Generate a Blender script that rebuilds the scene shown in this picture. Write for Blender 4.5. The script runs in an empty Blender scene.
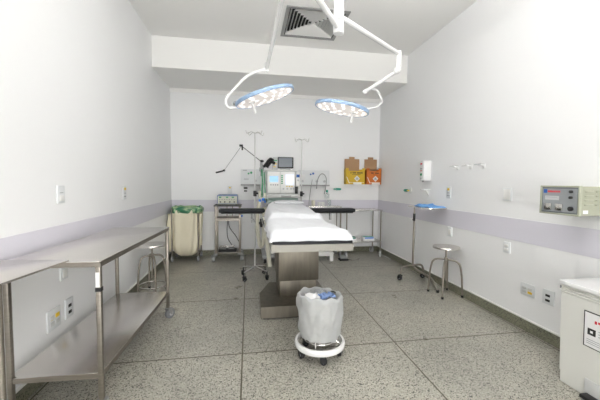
import bpy, bmesh, math, random
from mathutils import Vector, Matrix, noise
random.seed(7)
S = bpy.context.scene
C = S.collection
V = Vector
PI = math.pi

# ------------------------------------------------------------------ materials
def mat(name, col, rough=0.5, metal=0.0, emit=None, estr=0.0, alpha=1.0, trans=0.0, spec=None, bump=None, var=None, coat=0.0):
    m = bpy.data.materials.new(name); m.use_nodes = True
    nt = m.node_tree; b = nt.nodes['Principled BSDF']
    b.inputs['Base Color'].default_value = (*col, 1)
    b.inputs['Roughness'].default_value = rough
    b.inputs['Metallic'].default_value = metal
    b.inputs['Alpha'].default_value = alpha
    b.inputs['Transmission Weight'].default_value = trans
    b.inputs['Coat Weight'].default_value = coat
    if spec is not None: b.inputs['Specular IOR Level'].default_value = spec
    if emit:
        b.inputs['Emission Color'].default_value = (*emit, 1)
        b.inputs['Emission Strength'].default_value = estr
    if bump or var:
        tc = nt.nodes.new('ShaderNodeTexCoord')
    if bump:
        sc, st, det = bump
        n = nt.nodes.new('ShaderNodeTexNoise'); n.inputs['Scale'].default_value = sc; n.inputs['Detail'].default_value = det
        nt.links.new(tc.outputs['Object'], n.inputs['Vector'])
        bp = nt.nodes.new('ShaderNodeBump'); bp.inputs['Strength'].default_value = st; bp.inputs['Distance'].default_value = 0.01
        nt.links.new(n.outputs['Fac'], bp.inputs['Height']); nt.links.new(bp.outputs['Normal'], b.inputs['Normal'])
    if var:
        sc, col2, lo, hi, stretch = var
        mp = nt.nodes.new('ShaderNodeMapping'); mp.inputs['Scale'].default_value = stretch
        nt.links.new(tc.outputs['Object'], mp.inputs['Vector'])
        n = nt.nodes.new('ShaderNodeTexNoise'); n.inputs['Scale'].default_value = sc; n.inputs['Detail'].default_value = 5
        nt.links.new(mp.outputs['Vector'], n.inputs['Vector'])
        r = nt.nodes.new('ShaderNodeValToRGB')
        r.color_ramp.elements[0].position = lo; r.color_ramp.elements[0].color = (*col, 1)
        r.color_ramp.elements[1].position = hi; r.color_ramp.elements[1].color = (*col2, 1)
        nt.links.new(n.outputs['Fac'], r.inputs['Fac']); nt.links.new(r.outputs['Color'], b.inputs['Base Color'])
    return m

def granite(name, grid, tint=(1, 1, 1), rough=0.28, base_scale=1.0):
    m = bpy.data.materials.new(name); m.use_nodes = True
    nt = m.node_tree; b = nt.nodes['Principled BSDF']; L = nt.links.new; N = nt.nodes.new
    tc = N('ShaderNodeTexCoord')
    vo = N('ShaderNodeTexVoronoi'); vo.inputs['Scale'].default_value = 165 * base_scale; L(tc.outputs['Object'], vo.inputs['Vector'])
    sep = N('ShaderNodeSeparateColor'); L(vo.outputs['Color'], sep.inputs['Color'])
    r = N('ShaderNodeValToRGB'); e = r.color_ramp.elements; r.color_ramp.interpolation = 'LINEAR'
    def c(v, k=(1.03, 1, .88)): v *= 1.42; return (v * k[0] * tint[0], v * k[1] * tint[1], v * k[2] * tint[2], 1)
    e[0].position = 0; e[0].color = c(.02)
    e[1].position = 1; e[1].color = c(.38)
    for p, v in ((.12, .04), (.17, .22), (.5, .25), (.8, .29)):
        q = e.new(p); q.color = c(v)
    L(sep.outputs['Red'], r.inputs['Fac'])
    n2 = N('ShaderNodeTexNoise'); n2.inputs['Scale'].default_value = 1.7; n2.inputs['Detail'].default_value = 6; L(tc.outputs['Object'], n2.inputs['Vector'])
    r2 = N('ShaderNodeValToRGB'); r2.color_ramp.elements[0].position = .3; r2.color_ramp.elements[0].color = (.80, .80, .79, 1)
    r2.color_ramp.elements[1].position = .7; r2.color_ramp.elements[1].color = (1.08, 1.07, 1.04, 1)
    L(n2.outputs['Fac'], r2.inputs['Fac'])
    mx = N('ShaderNodeMix'); mx.data_type = 'RGBA'; mx.blend_type = 'MULTIPLY'; mx.inputs['Factor'].default_value = 1
    L(r.outputs['Color'], mx.inputs['A']); L(r2.outputs['Color'], mx.inputs['B'])
    out = mx.outputs['Result']
    if grid:
        sx = N('ShaderNodeSeparateXYZ'); L(tc.outputs['Object'], sx.inputs['Vector'])
        def line(sock, off, per, w):
            a = N('ShaderNodeMath'); a.operation = 'SUBTRACT'; L(sock, a.inputs[0]); a.inputs[1].default_value = off - per / 2
            d = N('ShaderNodeMath'); d.operation = 'FLOORED_MODULO'; L(a.outputs[0], d.inputs[0]); d.inputs[1].default_value = per
            s = N('ShaderNodeMath'); s.operation = 'SUBTRACT'; L(d.outputs[0], s.inputs[0]); s.inputs[1].default_value = per / 2
            ab = N('ShaderNodeMath'); ab.operation = 'ABSOLUTE'; L(s.outputs[0], ab.inputs[0])
            lt = N('ShaderNodeMath'); lt.operation = 'LESS_THAN'; L(ab.outputs[0], lt.inputs[0]); lt.inputs[1].default_value = w
            return lt.outputs[0]
        lx = line(sx.outputs['X'], -.0456, 1.23, .0050); ly = line(sx.outputs['Y'], 2.353, 1.134, .0058)
        mxx = N('ShaderNodeMath'); mxx.operation = 'MAXIMUM'; L(lx, mxx.inputs[0]); L(ly, mxx.inputs[1])
        m2 = N('ShaderNodeMix'); m2.data_type = 'RGBA'; L(mxx.outputs[0], m2.inputs['Factor']); L(out, m2.inputs['A'])
        m2.inputs['B'].default_value = (.075, .062, .035, 1); out = m2.outputs['Result']
    L(out, b.inputs['Base Color'])
    n3 = N('ShaderNodeTexNoise'); n3.inputs['Scale'].default_value = 5; n3.inputs['Detail'].default_value = 4; L(tc.outputs['Object'], n3.inputs['Vector'])
    mr = N('ShaderNodeMapRange'); mr.inputs['To Min'].default_value = rough - .06; mr.inputs['To Max'].default_value = rough + .12
    L(n3.outputs['Fac'], mr.inputs['Value']); L(mr.outputs['Result'], b.inputs['Roughness'])
    return m

WALL = mat('wall_paint', (.90, .905, .91), .5, bump=(60, .03, 3), var=(1.2, (.89, .895, .90), .35, .7, (1, 1, 1)))
CEIL = mat('ceiling_paint', (.94, .935, .915), .7, bump=(40, .03, 3))
BAND = mat('lavender_band', (.70, .685, .755), .45, bump=(50, .02, 2))
LEDGE = mat('white_ledge', (.82, .82, .8), .4)
FLOOR = granite('terrazzo_floor', True)
BASEB = granite('granite_baseboard', False, (.56, .575, .48), .35, 1.2)
STEEL = mat('brushed_steel', (.34, .31, .27), .45, 1.0, bump=(9, .04, 3), var=(6, (.27, .245, .215), .35, .75, (1, 1, 30)))
STEELT = mat('steel_sheet', (.74, .715, .69), .27, 1.0, var=(3, (.66, .63, .60), .3, .75, (1, 1, 1)), bump=(5, .05, 2))
STEELD = mat('dull_steel_box', (.22, .20, .165), .45, 1.0, var=(4, (.17, .155, .13), .35, .7, (6, 6, 1)))
CHROME = mat('chrome', (.60, .59, .57), .2, 1.0)
ALU = mat('grey_aluminium', (.36, .36, .355), .55, .7)
WPL = mat('white_plastic', (.82, .82, .80), .35)
WEN = mat('white_enamel', (.86, .86, .86), .25, coat=.3)
PLATE = mat('plate_plastic', (.74, .76, .77), .35)
OFFW = mat('offwhite_plastic', (.62, .63, .62), .4)
GREYP = mat('grey_plastic', (.33, .34, .34), .5)
LGREY = mat('light_grey_plastic', (.52, .53, .54), .45)
BEIGE = mat('beige_enamel', (.36, .37, .285), .4)
PANELG = mat('panel_grey', (.30, .32, .33), .4, .2)
FRAMEG = mat('panel_frame_grey', (.13, .145, .16), .4)
BLACK = mat('black_rubber', (.012, .012, .013), .55)
BLKV = mat('black_vinyl', (.012, .013, .016), .5, spec=.25, bump=(30, .05, 3))
DARK = mat('dark_void', (.02, .02, .02), .9)
CASTG = mat('castor_grey', (.22, .225, .24), .5)
SHEET = mat('white_cotton', (.71, .725, .755), .85, bump=(14, .35, 6))
CREAM = mat('cream_canvas', (.88, .82, .64), .85, bump=(12, .5, 5), var=(3, (.82, .76, .59), .4, .7, (1, 1, .4)))
HOSE = mat('cream_hose', (.76, .74, .62), .45)
GREENB = mat('green_liner', (.035, .20, .10), .35, bump=(16, .6, 4), var=(9, (.42, .55, .32), .44, .62, (1, 1, 2)))
YEL = mat('yellow_card', (.62, .40, .02), .55)
ORA = mat('orange_card', (.60, .16, .02), .55)
CARD = mat('brown_card', (.40, .24, .13), .75)
BLUEC = mat('blue_drape', (.15, .36, .72), .8, bump=(20, .3, 4))
BLUE = mat('blue_mark', (.01, .09, .36), .5)
TFRAME = mat('satin_table_steel', (.28, .27, .25), .55, 1.0, var=(5, (.30, .29, .26), .3, .7, (1, 6, 6)))
POLE = mat('pale_pole_steel', (.62, .62, .61), .5, .55)
BLUEL = mat('blue_rim', (.33, .47, .68), .35)
CBLUE = mat('bright_blue_plastic', (.02, .22, .75), .4)
RED = mat('red_mark', (.60, .03, .05), .5)
GRN = mat('green_mark', (.02, .30, .12), .5)
TEAL = mat('teal_plastic', (.02, .34, .24), .4)
TEALP = mat('pale_teal_surface', (.42, .53, .49), .4)
YMARK = mat('yellow_mark', (.75, .52, .04), .5)
BMARK = mat('black_mark', (.02, .02, .02), .6)
GMARK = mat('grey_mark', (.30, .31, .33), .6)
PAPER = mat('paper_white', (.80, .80, .80), .6)
LENS = mat('pink_lens', (.90, .84, .80), .3, emit=(1, .90, .84), estr=.3)
LED = mat('led', (1, 1, 1), .3, emit=(1, .97, .92), estr=1.3)
SCRB = mat('blue_screen', (.2, .4, .6), .3, emit=(.25, .50, .90), estr=.6)
SCRW = mat('white_screen', (.5, .5, .6), .3, emit=(.80, .86, 1), estr=.6)
SCRD = mat('dark_screen', (.07, .08, .09), .2, emit=(.12, .14, .16), estr=.5)
DIFF = mat('lamp_diffuser', (.9, .9, .9), .5, emit=(1, .985, .97), estr=3.0)
UPGLOW = mat('added_uplight_glow', (.9, .9, .9), .5, emit=(1, .985, .97), estr=24.0)  # upward glow added on top of the unseen lamps
FILLGLOW = mat('added_fill_glow', (.8, .85, .9), .4, emit=(1, .99, .97), estr=8.5)  # fill glow of the window added behind the camera
CLEARG = mat('clear_glass', (.9, .95, .95), .05, trans=.9)

bagm = bpy.data.materials.new('milky_plastic_bag'); bagm.use_nodes = True
nt = bagm.node_tree; b = nt.nodes['Principled BSDF']
b.inputs['Base Color'].default_value = (.80, .82, .83, 1); b.inputs['Roughness'].default_value = .32
trn = nt.nodes.new('ShaderNodeBsdfTranslucent'); trn.inputs['Color'].default_value = (.85, .87, .88, 1)
tp = nt.nodes.new('ShaderNodeBsdfTransparent')
m1 = nt.nodes.new('ShaderNodeMixShader'); m1.inputs[0].default_value = .45
m2 = nt.nodes.new('ShaderNodeMixShader'); m2.inputs[0].default_value = .36
tcn = nt.nodes.new('ShaderNodeTexCoord'); nn = nt.nodes.new('ShaderNodeTexNoise'); nn.inputs['Scale'].default_value = 14; nn.inputs['Detail'].default_value = 6
bp = nt.nodes.new('ShaderNodeBump'); bp.inputs['Strength'].default_value = .6; bp.inputs['Distance'].default_value = .02
nt.links.new(tcn.outputs['Object'], nn.inputs['Vector']); nt.links.new(nn.outputs['Fac'], bp.inputs['Height']); nt.links.new(bp.outputs['Normal'], b.inputs['Normal'])
nt.links.new(b.outputs[0], m1.inputs[1]); nt.links.new(trn.outputs[0], m1.inputs[2])
nt.links.new(m1.outputs[0], m2.inputs[1]); nt.links.new(tp.outputs[0], m2.inputs[2])
nt.links.new(m2.outputs[0], nt.nodes['Material Output'].inputs['Surface'])
BAGM = bagm

# ------------------------------------------------------------------ mesh builder
def spline(pts, n=8, closed=False):
    P = [V(p) for p in pts]; out = []; k = len(P)
    rng = range(k if closed else k - 1)
    for i in rng:
        if closed: a, b_, c_, d = P[(i - 1) % k], P[i], P[(i + 1) % k], P[(i + 2) % k]
        else: a, b_, c_, d = P[max(i - 1, 0)], P[i], P[i + 1], P[min(i + 2, k - 1)]
        for j in range(n):
            t = j / n
            out.append(.5 * ((2 * b_) + (-a + c_) * t + (2 * a - 5 * b_ + 4 * c_ - d) * t * t + (-a + 3 * b_ - 3 * c_ + d) * t ** 3))
    if not closed: out.append(P[-1])
    return out

def fillet(pts, r, n=6):
    P = [V(p) for p in pts]; out = [P[0]]
    for i in range(1, len(P) - 1):
        a, b_, c_ = P[i - 1], P[i], P[i + 1]
        d1 = (a - b_); d2 = (c_ - b_); rr = min(r, d1.length * .49, d2.length * .49)
        p1 = b_ + d1.normalized() * rr; p2 = b_ + d2.normalized() * rr
        for j in range(n + 1):
            t = j / n; out.append((1 - t) ** 2 * p1 + 2 * t * (1 - t) * b_ + t * t * p2)
    out.append(P[-1]); return out

class MB:
    def __init__(s): s.bm = bmesh.new()
    def box(s, x0, x1, y0, y1, z0, z1, bev=0, M=None, seg=2):
        t = bmesh.new(); bmesh.ops.create_cube(t, size=1)
        for v in t.verts:
            v.co = V(((x0 + x1) / 2 + v.co.x * (x1 - x0), (y0 + y1) / 2 + v.co.y * (y1 - y0), (z0 + z1) / 2 + v.co.z * (z1 - z0)))
        if bev: bmesh.ops.bevel(t, geom=t.edges[:], offset=bev, segments=seg, profile=.5, affect='EDGES')
        if M: bmesh.ops.transform(t, matrix=M, verts=t.verts)
        s.add(t); return s
    def add(s, t):
        me = bpy.data.meshes.new('t'); t.to_mesh(me); t.free(); s.bm.from_mesh(me); bpy.data.meshes.remove(me)
    def cyl(s, p0, p1, r, r2=None, seg=16, bev=0):
        p0 = V(p0); p1 = V(p1); d = p1 - p0; r2 = r if r2 is None else r2
        t = bmesh.new(); bmesh.ops.create_cone(t, cap_ends=True, segments=seg, radius1=r, radius2=r2, depth=d.length)
        if bev: bmesh.ops.bevel(t, geom=[e for e in t.edges if all(len(f.verts) == 4 for f in e.link_faces) is False], offset=bev, segments=2, profile=.5, affect='EDGES')
        M = Matrix.Translation((p0 + p1) / 2) @ d.to_track_quat('Z', 'Y').to_matrix().to_4x4()
        bmesh.ops.transform(t, matrix=M, verts=t.verts); s.add(t); return s
    def sph(s, c, r, sc=(1, 1, 1), seg=16):
        t = bmesh.new(); bmesh.ops.create_uvsphere(t, u_segments=seg, v_segments=seg // 2 + 2, radius=r)
        for v in t.verts: v.co = V((c[0] + v.co.x * sc[0], c[1] + v.co.y * sc[1], c[2] + v.co.z * sc[2]))
        s.add(t); return s
    def tube(s, pts, r, seg=10, closed=False, rf=None):
        P = [V(p) for p in pts]; n = len(P); bm = s.bm; rings = []; up = None
        for i in range(n):
            if closed: t = (P[(i + 1) % n] - P[i - 1]).normalized()
            else: t = (P[min(i + 1, n - 1)] - P[max(i - 1, 0)]).normalized()
            if up is None:
                up = V((0, 0, 1)) if abs(t.z) < .9 else V((1, 0, 0))
            up = (up - t * up.dot(t)).normalized(); sd = t.cross(up)
            rr = r * (rf(i) if rf else 1)
            rings.append([bm.verts.new(P[i] + (up * math.cos(2 * PI * k / seg) + sd * math.sin(2 * PI * k / seg)) * rr) for k in range(seg)])
        for i in range(n if closed else n - 1):
            a, b_ = rings[i], rings[(i + 1) % n]
            for k in range(seg):
                try: bm.faces.new((a[k], a[(k + 1) % seg], b_[(k + 1) % seg], b_[k]))
                except ValueError: pass
        if not closed: bm.faces.new(rings[0][::-1]); bm.faces.new(rings[-1])
        return s
    def lathe(s, prof, c=(0, 0, 0), seg=32, M=None):
        t = bmesh.new(); rings = []
        for (r, z) in prof:
            if r < 1e-5: rings.append([t.verts.new((0, 0, z))])
            else: rings.append([t.verts.new((r * math.cos(2 * PI * k / seg), r * math.sin(2 * PI * k / seg), z)) for k in range(seg)])
        for a, b_ in zip(rings, rings[1:]):
            for k in range(seg):
                q = [a[k % len(a)], a[(k + 1) % len(a)], b_[(k + 1) % len(b_)], b_[k % len(b_)]]
                u = []
                for v in q:
                    if v not in u: u.append(v)
                if len(u) > 2:
                    try: t.faces.new(u)
                    except ValueError: pass
        M = Matrix.Translation(V(c)) @ (M or Matrix.Identity(4))
        bmesh.ops.transform(t, matrix=M, verts=t.verts); s.add(t); return s
    def prism(s, poly, ext):
        bm = s.bm; ext = V(ext); a = [bm.verts.new(V(p)) for p in poly]; b_ = [bm.verts.new(V(p) + ext) for p in poly]; n = len(a)
        bm.faces.new(a); bm.faces.new(b_[::-1])
        for k in range(n): bm.faces.new((a[k], b_[k], b_[(k + 1) % n], a[(k + 1) % n]))
        return s
    def grid(s, f, nu, nv, wrap=False):
        bm = s.bm; g = [[bm.verts.new(V(f(i / nu, j / nv))) for j in range(nv if wrap else nv + 1)] for i in range(nu + 1)]
        m = nv
        for i in range(nu):
            for j in range(nv):
                j2 = (j + 1) % nv if wrap else j + 1
                bm.faces.new((g[i][j], g[i][j2], g[i + 1][j2], g[i + 1][j]))
        return g

OFF = {}
def build(name, mb, m, parent=None, loc=(0, 0, 0), kind=None, sharp=40, label=None, thick=0):
    bm = mb.bm
    off = OFF.get(parent.name, V(loc)) if parent else V(loc)
    bmesh.ops.recalc_face_normals(bm, faces=bm.faces)
    if off.length: bmesh.ops.translate(bm, verts=bm.verts, vec=-off)
    for f in bm.faces: f.smooth = True
    for e in bm.edges:
        if len(e.link_faces) == 2 and e.calc_face_angle(0) > math.radians(sharp): e.smooth = False
    me = bpy.data.meshes.new(name); bm.to_mesh(me); bm.free()
    me.materials.append(m)
    o = bpy.data.objects.new(name, me); C.objects.link(o)
    if parent: o.parent = parent
    else: o.location = off
    OFF[o.name] = off
    if kind: o['kind'] = kind
    if label: o['label'] = label
    if thick:
        md = o.modifiers.new('thickness', 'SOLIDIFY'); md.thickness = thick; md.offset = 0
    return o
def tag(o, label, cat, group=None):
    o['label'] = label; o['category'] = cat
    if group: o['group'] = group
    return o
def thing(name, label, cat, loc, group=None):
    o = bpy.data.objects.new(name, None); C.objects.link(o); o.location = loc; o.empty_display_size = .05
    OFF[o.name] = V(loc); return tag(o, label, cat, group)
def struct(name, mb, m): return build(name, mb, m, kind='structure')

def caster(parent, x, y, r=.035, w=.025, ztop=.11, fork=ALU, wheel=CASTG, ang=0.0):
    """fork + stem as the part, wheel as its sub-part; stands on the floor"""
    d = V((math.cos(ang), math.sin(ang), 0)); off = V((-d.y, d.x, 0)) * (r * .5)
    c = V((x, y, r)) + off
    m = MB()
    m.cyl((x, y, ztop), (x, y, 2 * r + .004), .009)
    n = off.normalized()
    for sgn in (-1, 1):
        a = c + d * (w / 2 + .004) * sgn
        q = [V((x, y, 2 * r + .006)) + n * (-.016) + d * (w / 2 + .004) * sgn, V((x, y, 2 * r + .006)) + n * .03 + d * (w / 2 + .004) * sgn,
             a + n * .011 + V((0, 0, -.008)), a - n * .011 + V((0, 0, -.008))]
        m.prism(q, d * (.003 * sgn))
    top = V((x, y, 2 * r + .006)) + n * .007
    m.box(-.5, .5, -.5, .5, -.5, .5, M=Matrix.Translation(top) @ Matrix.Rotation(math.atan2(d.y, d.x), 4, 'Z') @ Matrix.Diagonal((w + .014, .046, .004, 1)))
    f = build('caster', m, fork, parent)
    m = MB(); m.cyl(c - d * w / 2, c + d * w / 2, r, seg=24, bev=.004)
    build('wheel', m, wheel, f)
    m = MB(); m.cyl(c - d * (w / 2 + .002), c + d * (w / 2 + .002), r * .45, seg=16)
    build('wheel_hub', m, LGREY, f)
    return f

# ------------------------------------------------------------------ room
XL, XR, YB, YF, H = -1.308, 2.45, 5.67, -3.2, 3.296
YM, ZB = 4.671, 2.874
struct('floor', MB().box(XL - .15, XR + .15, YF - .15, YB + .15, -.1, 0), FLOOR)
vx0, vx1, vy0, vy1 = .455, 1.145, 3.645, 4.335
m = MB()
m.box(XL - .15, XR + .15, YF - .15, vy0, H, H + .1).box(XL - .15, XR + .15, vy1, YB + .15, H, H + .1)
m.box(XL - .15, vx0, vy0, vy1, H, H + .1).box(vx1, XR + .15, vy0, vy1, H, H + .1)
struct('ceiling', m, CEIL)
struct('wall_left', MB().box(XL - .15, XL, YF, YB, 0, H), WALL)
struct('wall_right', MB().box(XR, XR + .15, YF, YB, 0, H), WALL)
struct('wall_back', MB().box(XL - .15, XR + .15, YB, YB + .15, 0, H), WALL)
struct('wall_front', MB().box(XL - .15, XR + .15, YF - .15, YF, 0, H), WALL)
m = MB().box(XL, XR, YM, YB, ZB, H)
struct('trim_1', m, CEIL)                                            # dropped ceiling beam along the back wall
struct('trim_2', MB().box(XL, XR, YB - .03, YB, ZB - .06, ZB), CEIL)
bt, bb = .988, .782
struct('trim_3', MB().box(XL, XL + .006, YF, YB, bb, bt), BAND)
struct('trim_4', MB().box(XR - .006, XR, YF, YB, bb, bt), BAND)
struct('trim_5', MB().box(XL + .006, XR - .006, YB - .006, YB, bb, bt), BAND)
bh = .098
struct('baseboard_left', MB().box(XL, XL + .012, YF, YB, 0, bh), BASEB)
struct('baseboard_right', MB().box(XR - .012, XR, YF, YB, 0, bh), BASEB)
struct('baseboard_back', MB().box(XL + .012, XR - .012, YB - .012, YB, 0, bh), BASEB)
struct('trim_6', MB().box(XL, XL + .015, YF, YB, bh, bh + .012), LEDGE)
struct('trim_7', MB().box(XR - .015, XR, YF, YB, bh, bh + .012), LEDGE)
struct('trim_8', MB().box(XL + .015, XR - .015, YB - .015, YB, bh, bh + .012), LEDGE)

# unseen glowing window, added behind the camera to brighten the back wall
fw_ = MB(); wx0, wx1, wz0, wz1 = -1.0, 2.15, .12, 1.95
for (a0, a1, b0, b1) in ((wx0, wx1, wz0, wz0 + .05), (wx0, wx1, wz1 - .05, wz1), (wx0, wx0 + .05, wz0 + .05, wz1 - .05), (wx1 - .05, wx1, wz0 + .05, wz1 - .05), (.55, .60, wz0 + .05, wz1 - .05)):
    fw_.box(a0, a1, YF, YF + .04, b0, b1, .004)
wn = struct('added_fill_window_1', fw_, WEN)
for a0, a1 in ((wx0 + .05, .55), (.60, wx1 - .05)):
    build('fill_glow_pane', MB().box(a0, a1, YF + .01, YF + .02, wz0 + .05, wz1 - .05), FILLGLOW, wn)

# unseen suspended lamps, hung low with upward glow added to brighten the ceiling
for i, (x, y, lb) in enumerate([(.08, 2.12, 'unseen linear lamp hung to brighten the ceiling, left side, nearer the operating table'), (1.22, 2.12, 'unseen linear lamp hung to brighten the ceiling, right side, nearer the operating table'),
                            (.08, .1, 'unseen linear lamp hung to brighten the ceiling, left side above the camera position'), (1.22, .1, 'unseen linear lamp hung to brighten the ceiling, right side above the camera position')]):
    t = thing('unseen_ceiling_lamp', lb, 'ceiling light', (x, y, H), 'unseen lamps hung to brighten the ceiling')
    z = 2.94
    build('housing', MB().box(x - .10, x + .10, y - .60, y + .60, z + .045, z + .060, .004), WEN, t)
    build('diffuser', MB().box(x - .095, x + .095, y - .595, y + .595, z, z + .044, .01), DIFF, t)
    build('added_uplight', MB().box(x - .09, x + .09, y - .59, y + .59, z + .061, z + .075, .004), UPGLOW, t)
    for dy in (-.45, .45):
        build('suspension_rod', MB().cyl((x, y + dy, z + .060), (x, y + dy, H), .005), CHROME, t)
        build('ceiling_cup', MB().cyl((x, y + dy, H - .03), (x, y + dy, H), .03), WEN, t)

# ------------------------------------------------------------------ air vent
t = thing('ceiling_vent', 'square grey louvred air diffuser in the ceiling behind the lamp post', 'air vent', ((vx0 + vx1) / 2, (vy0 + vy1) / 2, H))
m = MB(); cx, cy = (vx0 + vx1) / 2, (vy0 + vy1) / 2
A, Bq = .375, .33
m.box(cx - A, cx + A, cy - A, cy - Bq, H - .010, H, .002).box(cx - A, cx + A, cy + Bq, cy + A, H - .010, H, .002)
m.box(cx - A, cx - Bq, cy - Bq, cy + Bq, H - .010, H, .002).box(cx + Bq, cx + A, cy - Bq, cy + Bq, H - .010, H, .002)
build('frame', m, ALU, t)
m = MB()
m.box(vx0, vx1, vy0, vy1, H + .10, H + .12)
for (x0, x1, y0, y1) in ((vx0 + .001, vx0 + .006, vy0, vy1), (vx1 - .006, vx1 - .001, vy0, vy1), (vx0 + .006, vx1 - .006, vy0 + .001, vy0 + .006), (vx0 + .006, vx1 - .006, vy1 - .006, vy1 - .001)):
    m.box(x0, x1, y0, y1, H + .002, H + .10)
build('duct', m, DARK, t)
for k in range(8):
    a1 = .318 - k * .041; a0 = a1 - .022
    m = MB()
    z0, z1 = H - .004, H + .030
    for q in range(4):
        R_ = Matrix.Rotation(q * PI / 2, 4, 'Z')
        pts = [(-a1, -a1, z0), (a1, -a1, z0), (a0, -a0, z1), (-a0, -a0, z1)]
        P = [V((cx, cy, 0)) + R_ @ V(p) for p in pts]
        m.prism(P, (0, 0, .003))
    build('louvre', m, WPL, t)

# ------------------------------------------------------------------ surgical light
px_, py_ = .71, 2.50
t = thing('surgical_light', 'white two-headed surgical lamp on a ceiling post over the operating table', 'surgical lamp', (px_, py_, H))
m = MB(); zb = 2.495
m.cyl((px_, py_, H), (px_, py_, H - .05), .13, seg=32, bev=.01).cyl((px_, py_, H - .05), (px_, py_, 2.69), .040, seg=24)
build('post', m, WEN, t)
m = MB(); m.cyl((px_, py_, 2.686), (px_, py_, 2.595), .043, seg=24, bev=.004); build('swivel_collar', m, WEN, t)
m = MB(); m.cyl((px_, py_, 2.59), (px_, py_, zb), .043, seg=24, bev=.006); build('swivel_collar', m, WEN, t)
m = MB(); m.cyl((px_, py_, 2.6861), (px_, py_, 2.6899), .0405, seg=24); build('joint_ring', m, GREYP, t)
build('joint_ring', MB().cyl((px_, py_, 2.5901), (px_, py_, 2.5949), .0405, seg=24), GREYP, t)

LM = None
def lamp_head(t, c, ry, rx, R0, arm_dir, yoke_pts, label, hand=.42):
    M = Matrix.Translation(V(c)) @ Matrix.Rotation(ry, 4, 'Y') @ Matrix.Rotation(rx, 4, 'X')
    h = build('lamp_head', MB().lathe([(0, .045), (R0 * .45, .045), (R0 * .9, .030), (R0 * .97, .020), (R0 * .97, .004), (0, .004)], seg=48, M=M), WEN, t, label=label)
    build('rim', MB().lathe([(R0 * .965, .026), (R0 * .985, .024), (R0, .014), (R0, -.004), (R0 * .985, -.012), (R0 * .95, -.012), (R0 * .95, .003), (R0 * .965, .003), (R0 * .965, .026)], seg=64, M=M), BLUEL, h)
    build('lens_plate', MB().lathe([(0, -.010), (R0 * .945, -.010), (R0 * .945, .002), (0, .002)], seg=48, M=M), LENS, h)
    spots = [(R0 * .82, k * 2 * PI / 14) for k in range(14)] + [(R0 * .56, (k + .5) * 2 * PI / 9) for k in range(9)]
    hx = V((arm_dir * R0 * hand, -R0 * .05, 0))
    for (r, a) in spots + [(R0 * .28, k * 2 * PI / 4) for k in range(4)]:
        p = V((r * math.cos(a), r * math.sin(a), 0))
        if (p - hx).length < .05: continue
        build('led', MB().lathe([(0, -.0145), (.017, -.0145), (.021, -.0105), (0, -.0105)], seg=12, M=M @ Matrix.Translation(p)), LED, h)
    Mh = M @ Matrix.Translation(hx)
    build('handle', MB().lathe([(0, -.011), (.036, -.011), (.034, -.022), (.016, -.032), (.014, -.115), (.009, -.125), (0, -.125)], seg=20, M=Mh), WEN, h)
    return M

# right arm: horizontal bar, vertical joint, lower arm, bent yoke
JR = V((1.508, 3.06, 0))
m = MB(); m.tube([(px_ + .03, py_ + .02, 2.635), (JR.x, JR.y, 2.620)], .021, 14); build('arm', m, WEN, t)
m = MB(); m.cyl((JR.x, JR.y, 2.648), (JR.x, JR.y, 2.44), .026, bev=.006, seg=20).sph((JR.x - .01, JR.y, 2.455), .034); build('elbow', m, WEN, t)
E1 = V((1.257, 3.33, 2.302))
m = MB(); m.tube([(JR.x, JR.y, 2.455), E1], .019, 14).sph(E1, .026); build('spring_arm', m, WEN, t)
c2 = V((1.011, 3.38, 2.115))
m = MB(); m.tube(fillet([E1, (1.30, 3.34, 2.345), (1.41, 3.36, 2.335), (1.495, 3.40, 2.222), (1.43, 3.40, 2.16), (1.27, 3.39, 2.13)], .025), .012, 10); build('yoke', m, WEN, t)
M = lamp_head(t, c2, math.radians(10.5), math.radians(4), .30, 1, None, 'right lamp head, nearly level')
build('yoke_joint', MB().box(.10, .27, -.05, .05, .035, .07, .012, M=M), GREYP, t)
# left arm: bar towards the camera, post, long thin spring arm, bent yoke
JL = V((.247, 1.88, 0))
m = MB(); m.tube([(px_ - .02, py_ - .03, 2.54), (JL.x, JL.y, 2.585)], .021, 14); build('arm', m, WEN, t)
m = MB(); m.cyl((JL.x, JL.y, 2.55), (JL.x, JL.y, 2.67), .026, bev=.006, seg=20); build('elbow', m, WEN, t)
E2 = V((.178, 3.2, 2.43))
m = MB(); m.tube([(JL.x, JL.y, 2.62), E2], .017, 12).cyl((E2.x, E2.y, E2.z - .03), (E2.x, E2.y, E2.z + .06), .018); build('spring_arm', m, WEN, t)
m = MB(); m.tube(fillet([E2, (.06, 3.2, 2.39), (-.03, 3.22, 2.345), (-.235, 3.27, 2.13), (-.215, 3.29, 2.045), (-.12, 3.30, 2.06)], .06, 8), .014, 10); build('yoke', m, WEN, t)
c1 = V((.165, 3.30, 2.175))
M = lamp_head(t, c1, math.radians(-19), math.radians(2), .315, -1, None, 'left lamp head, tilted up to the right', hand=.45)
build('yoke_joint', MB().box(-.33, -.25, -.03, .03, .012, .045, .01, M=M), GREYP, t)

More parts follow.
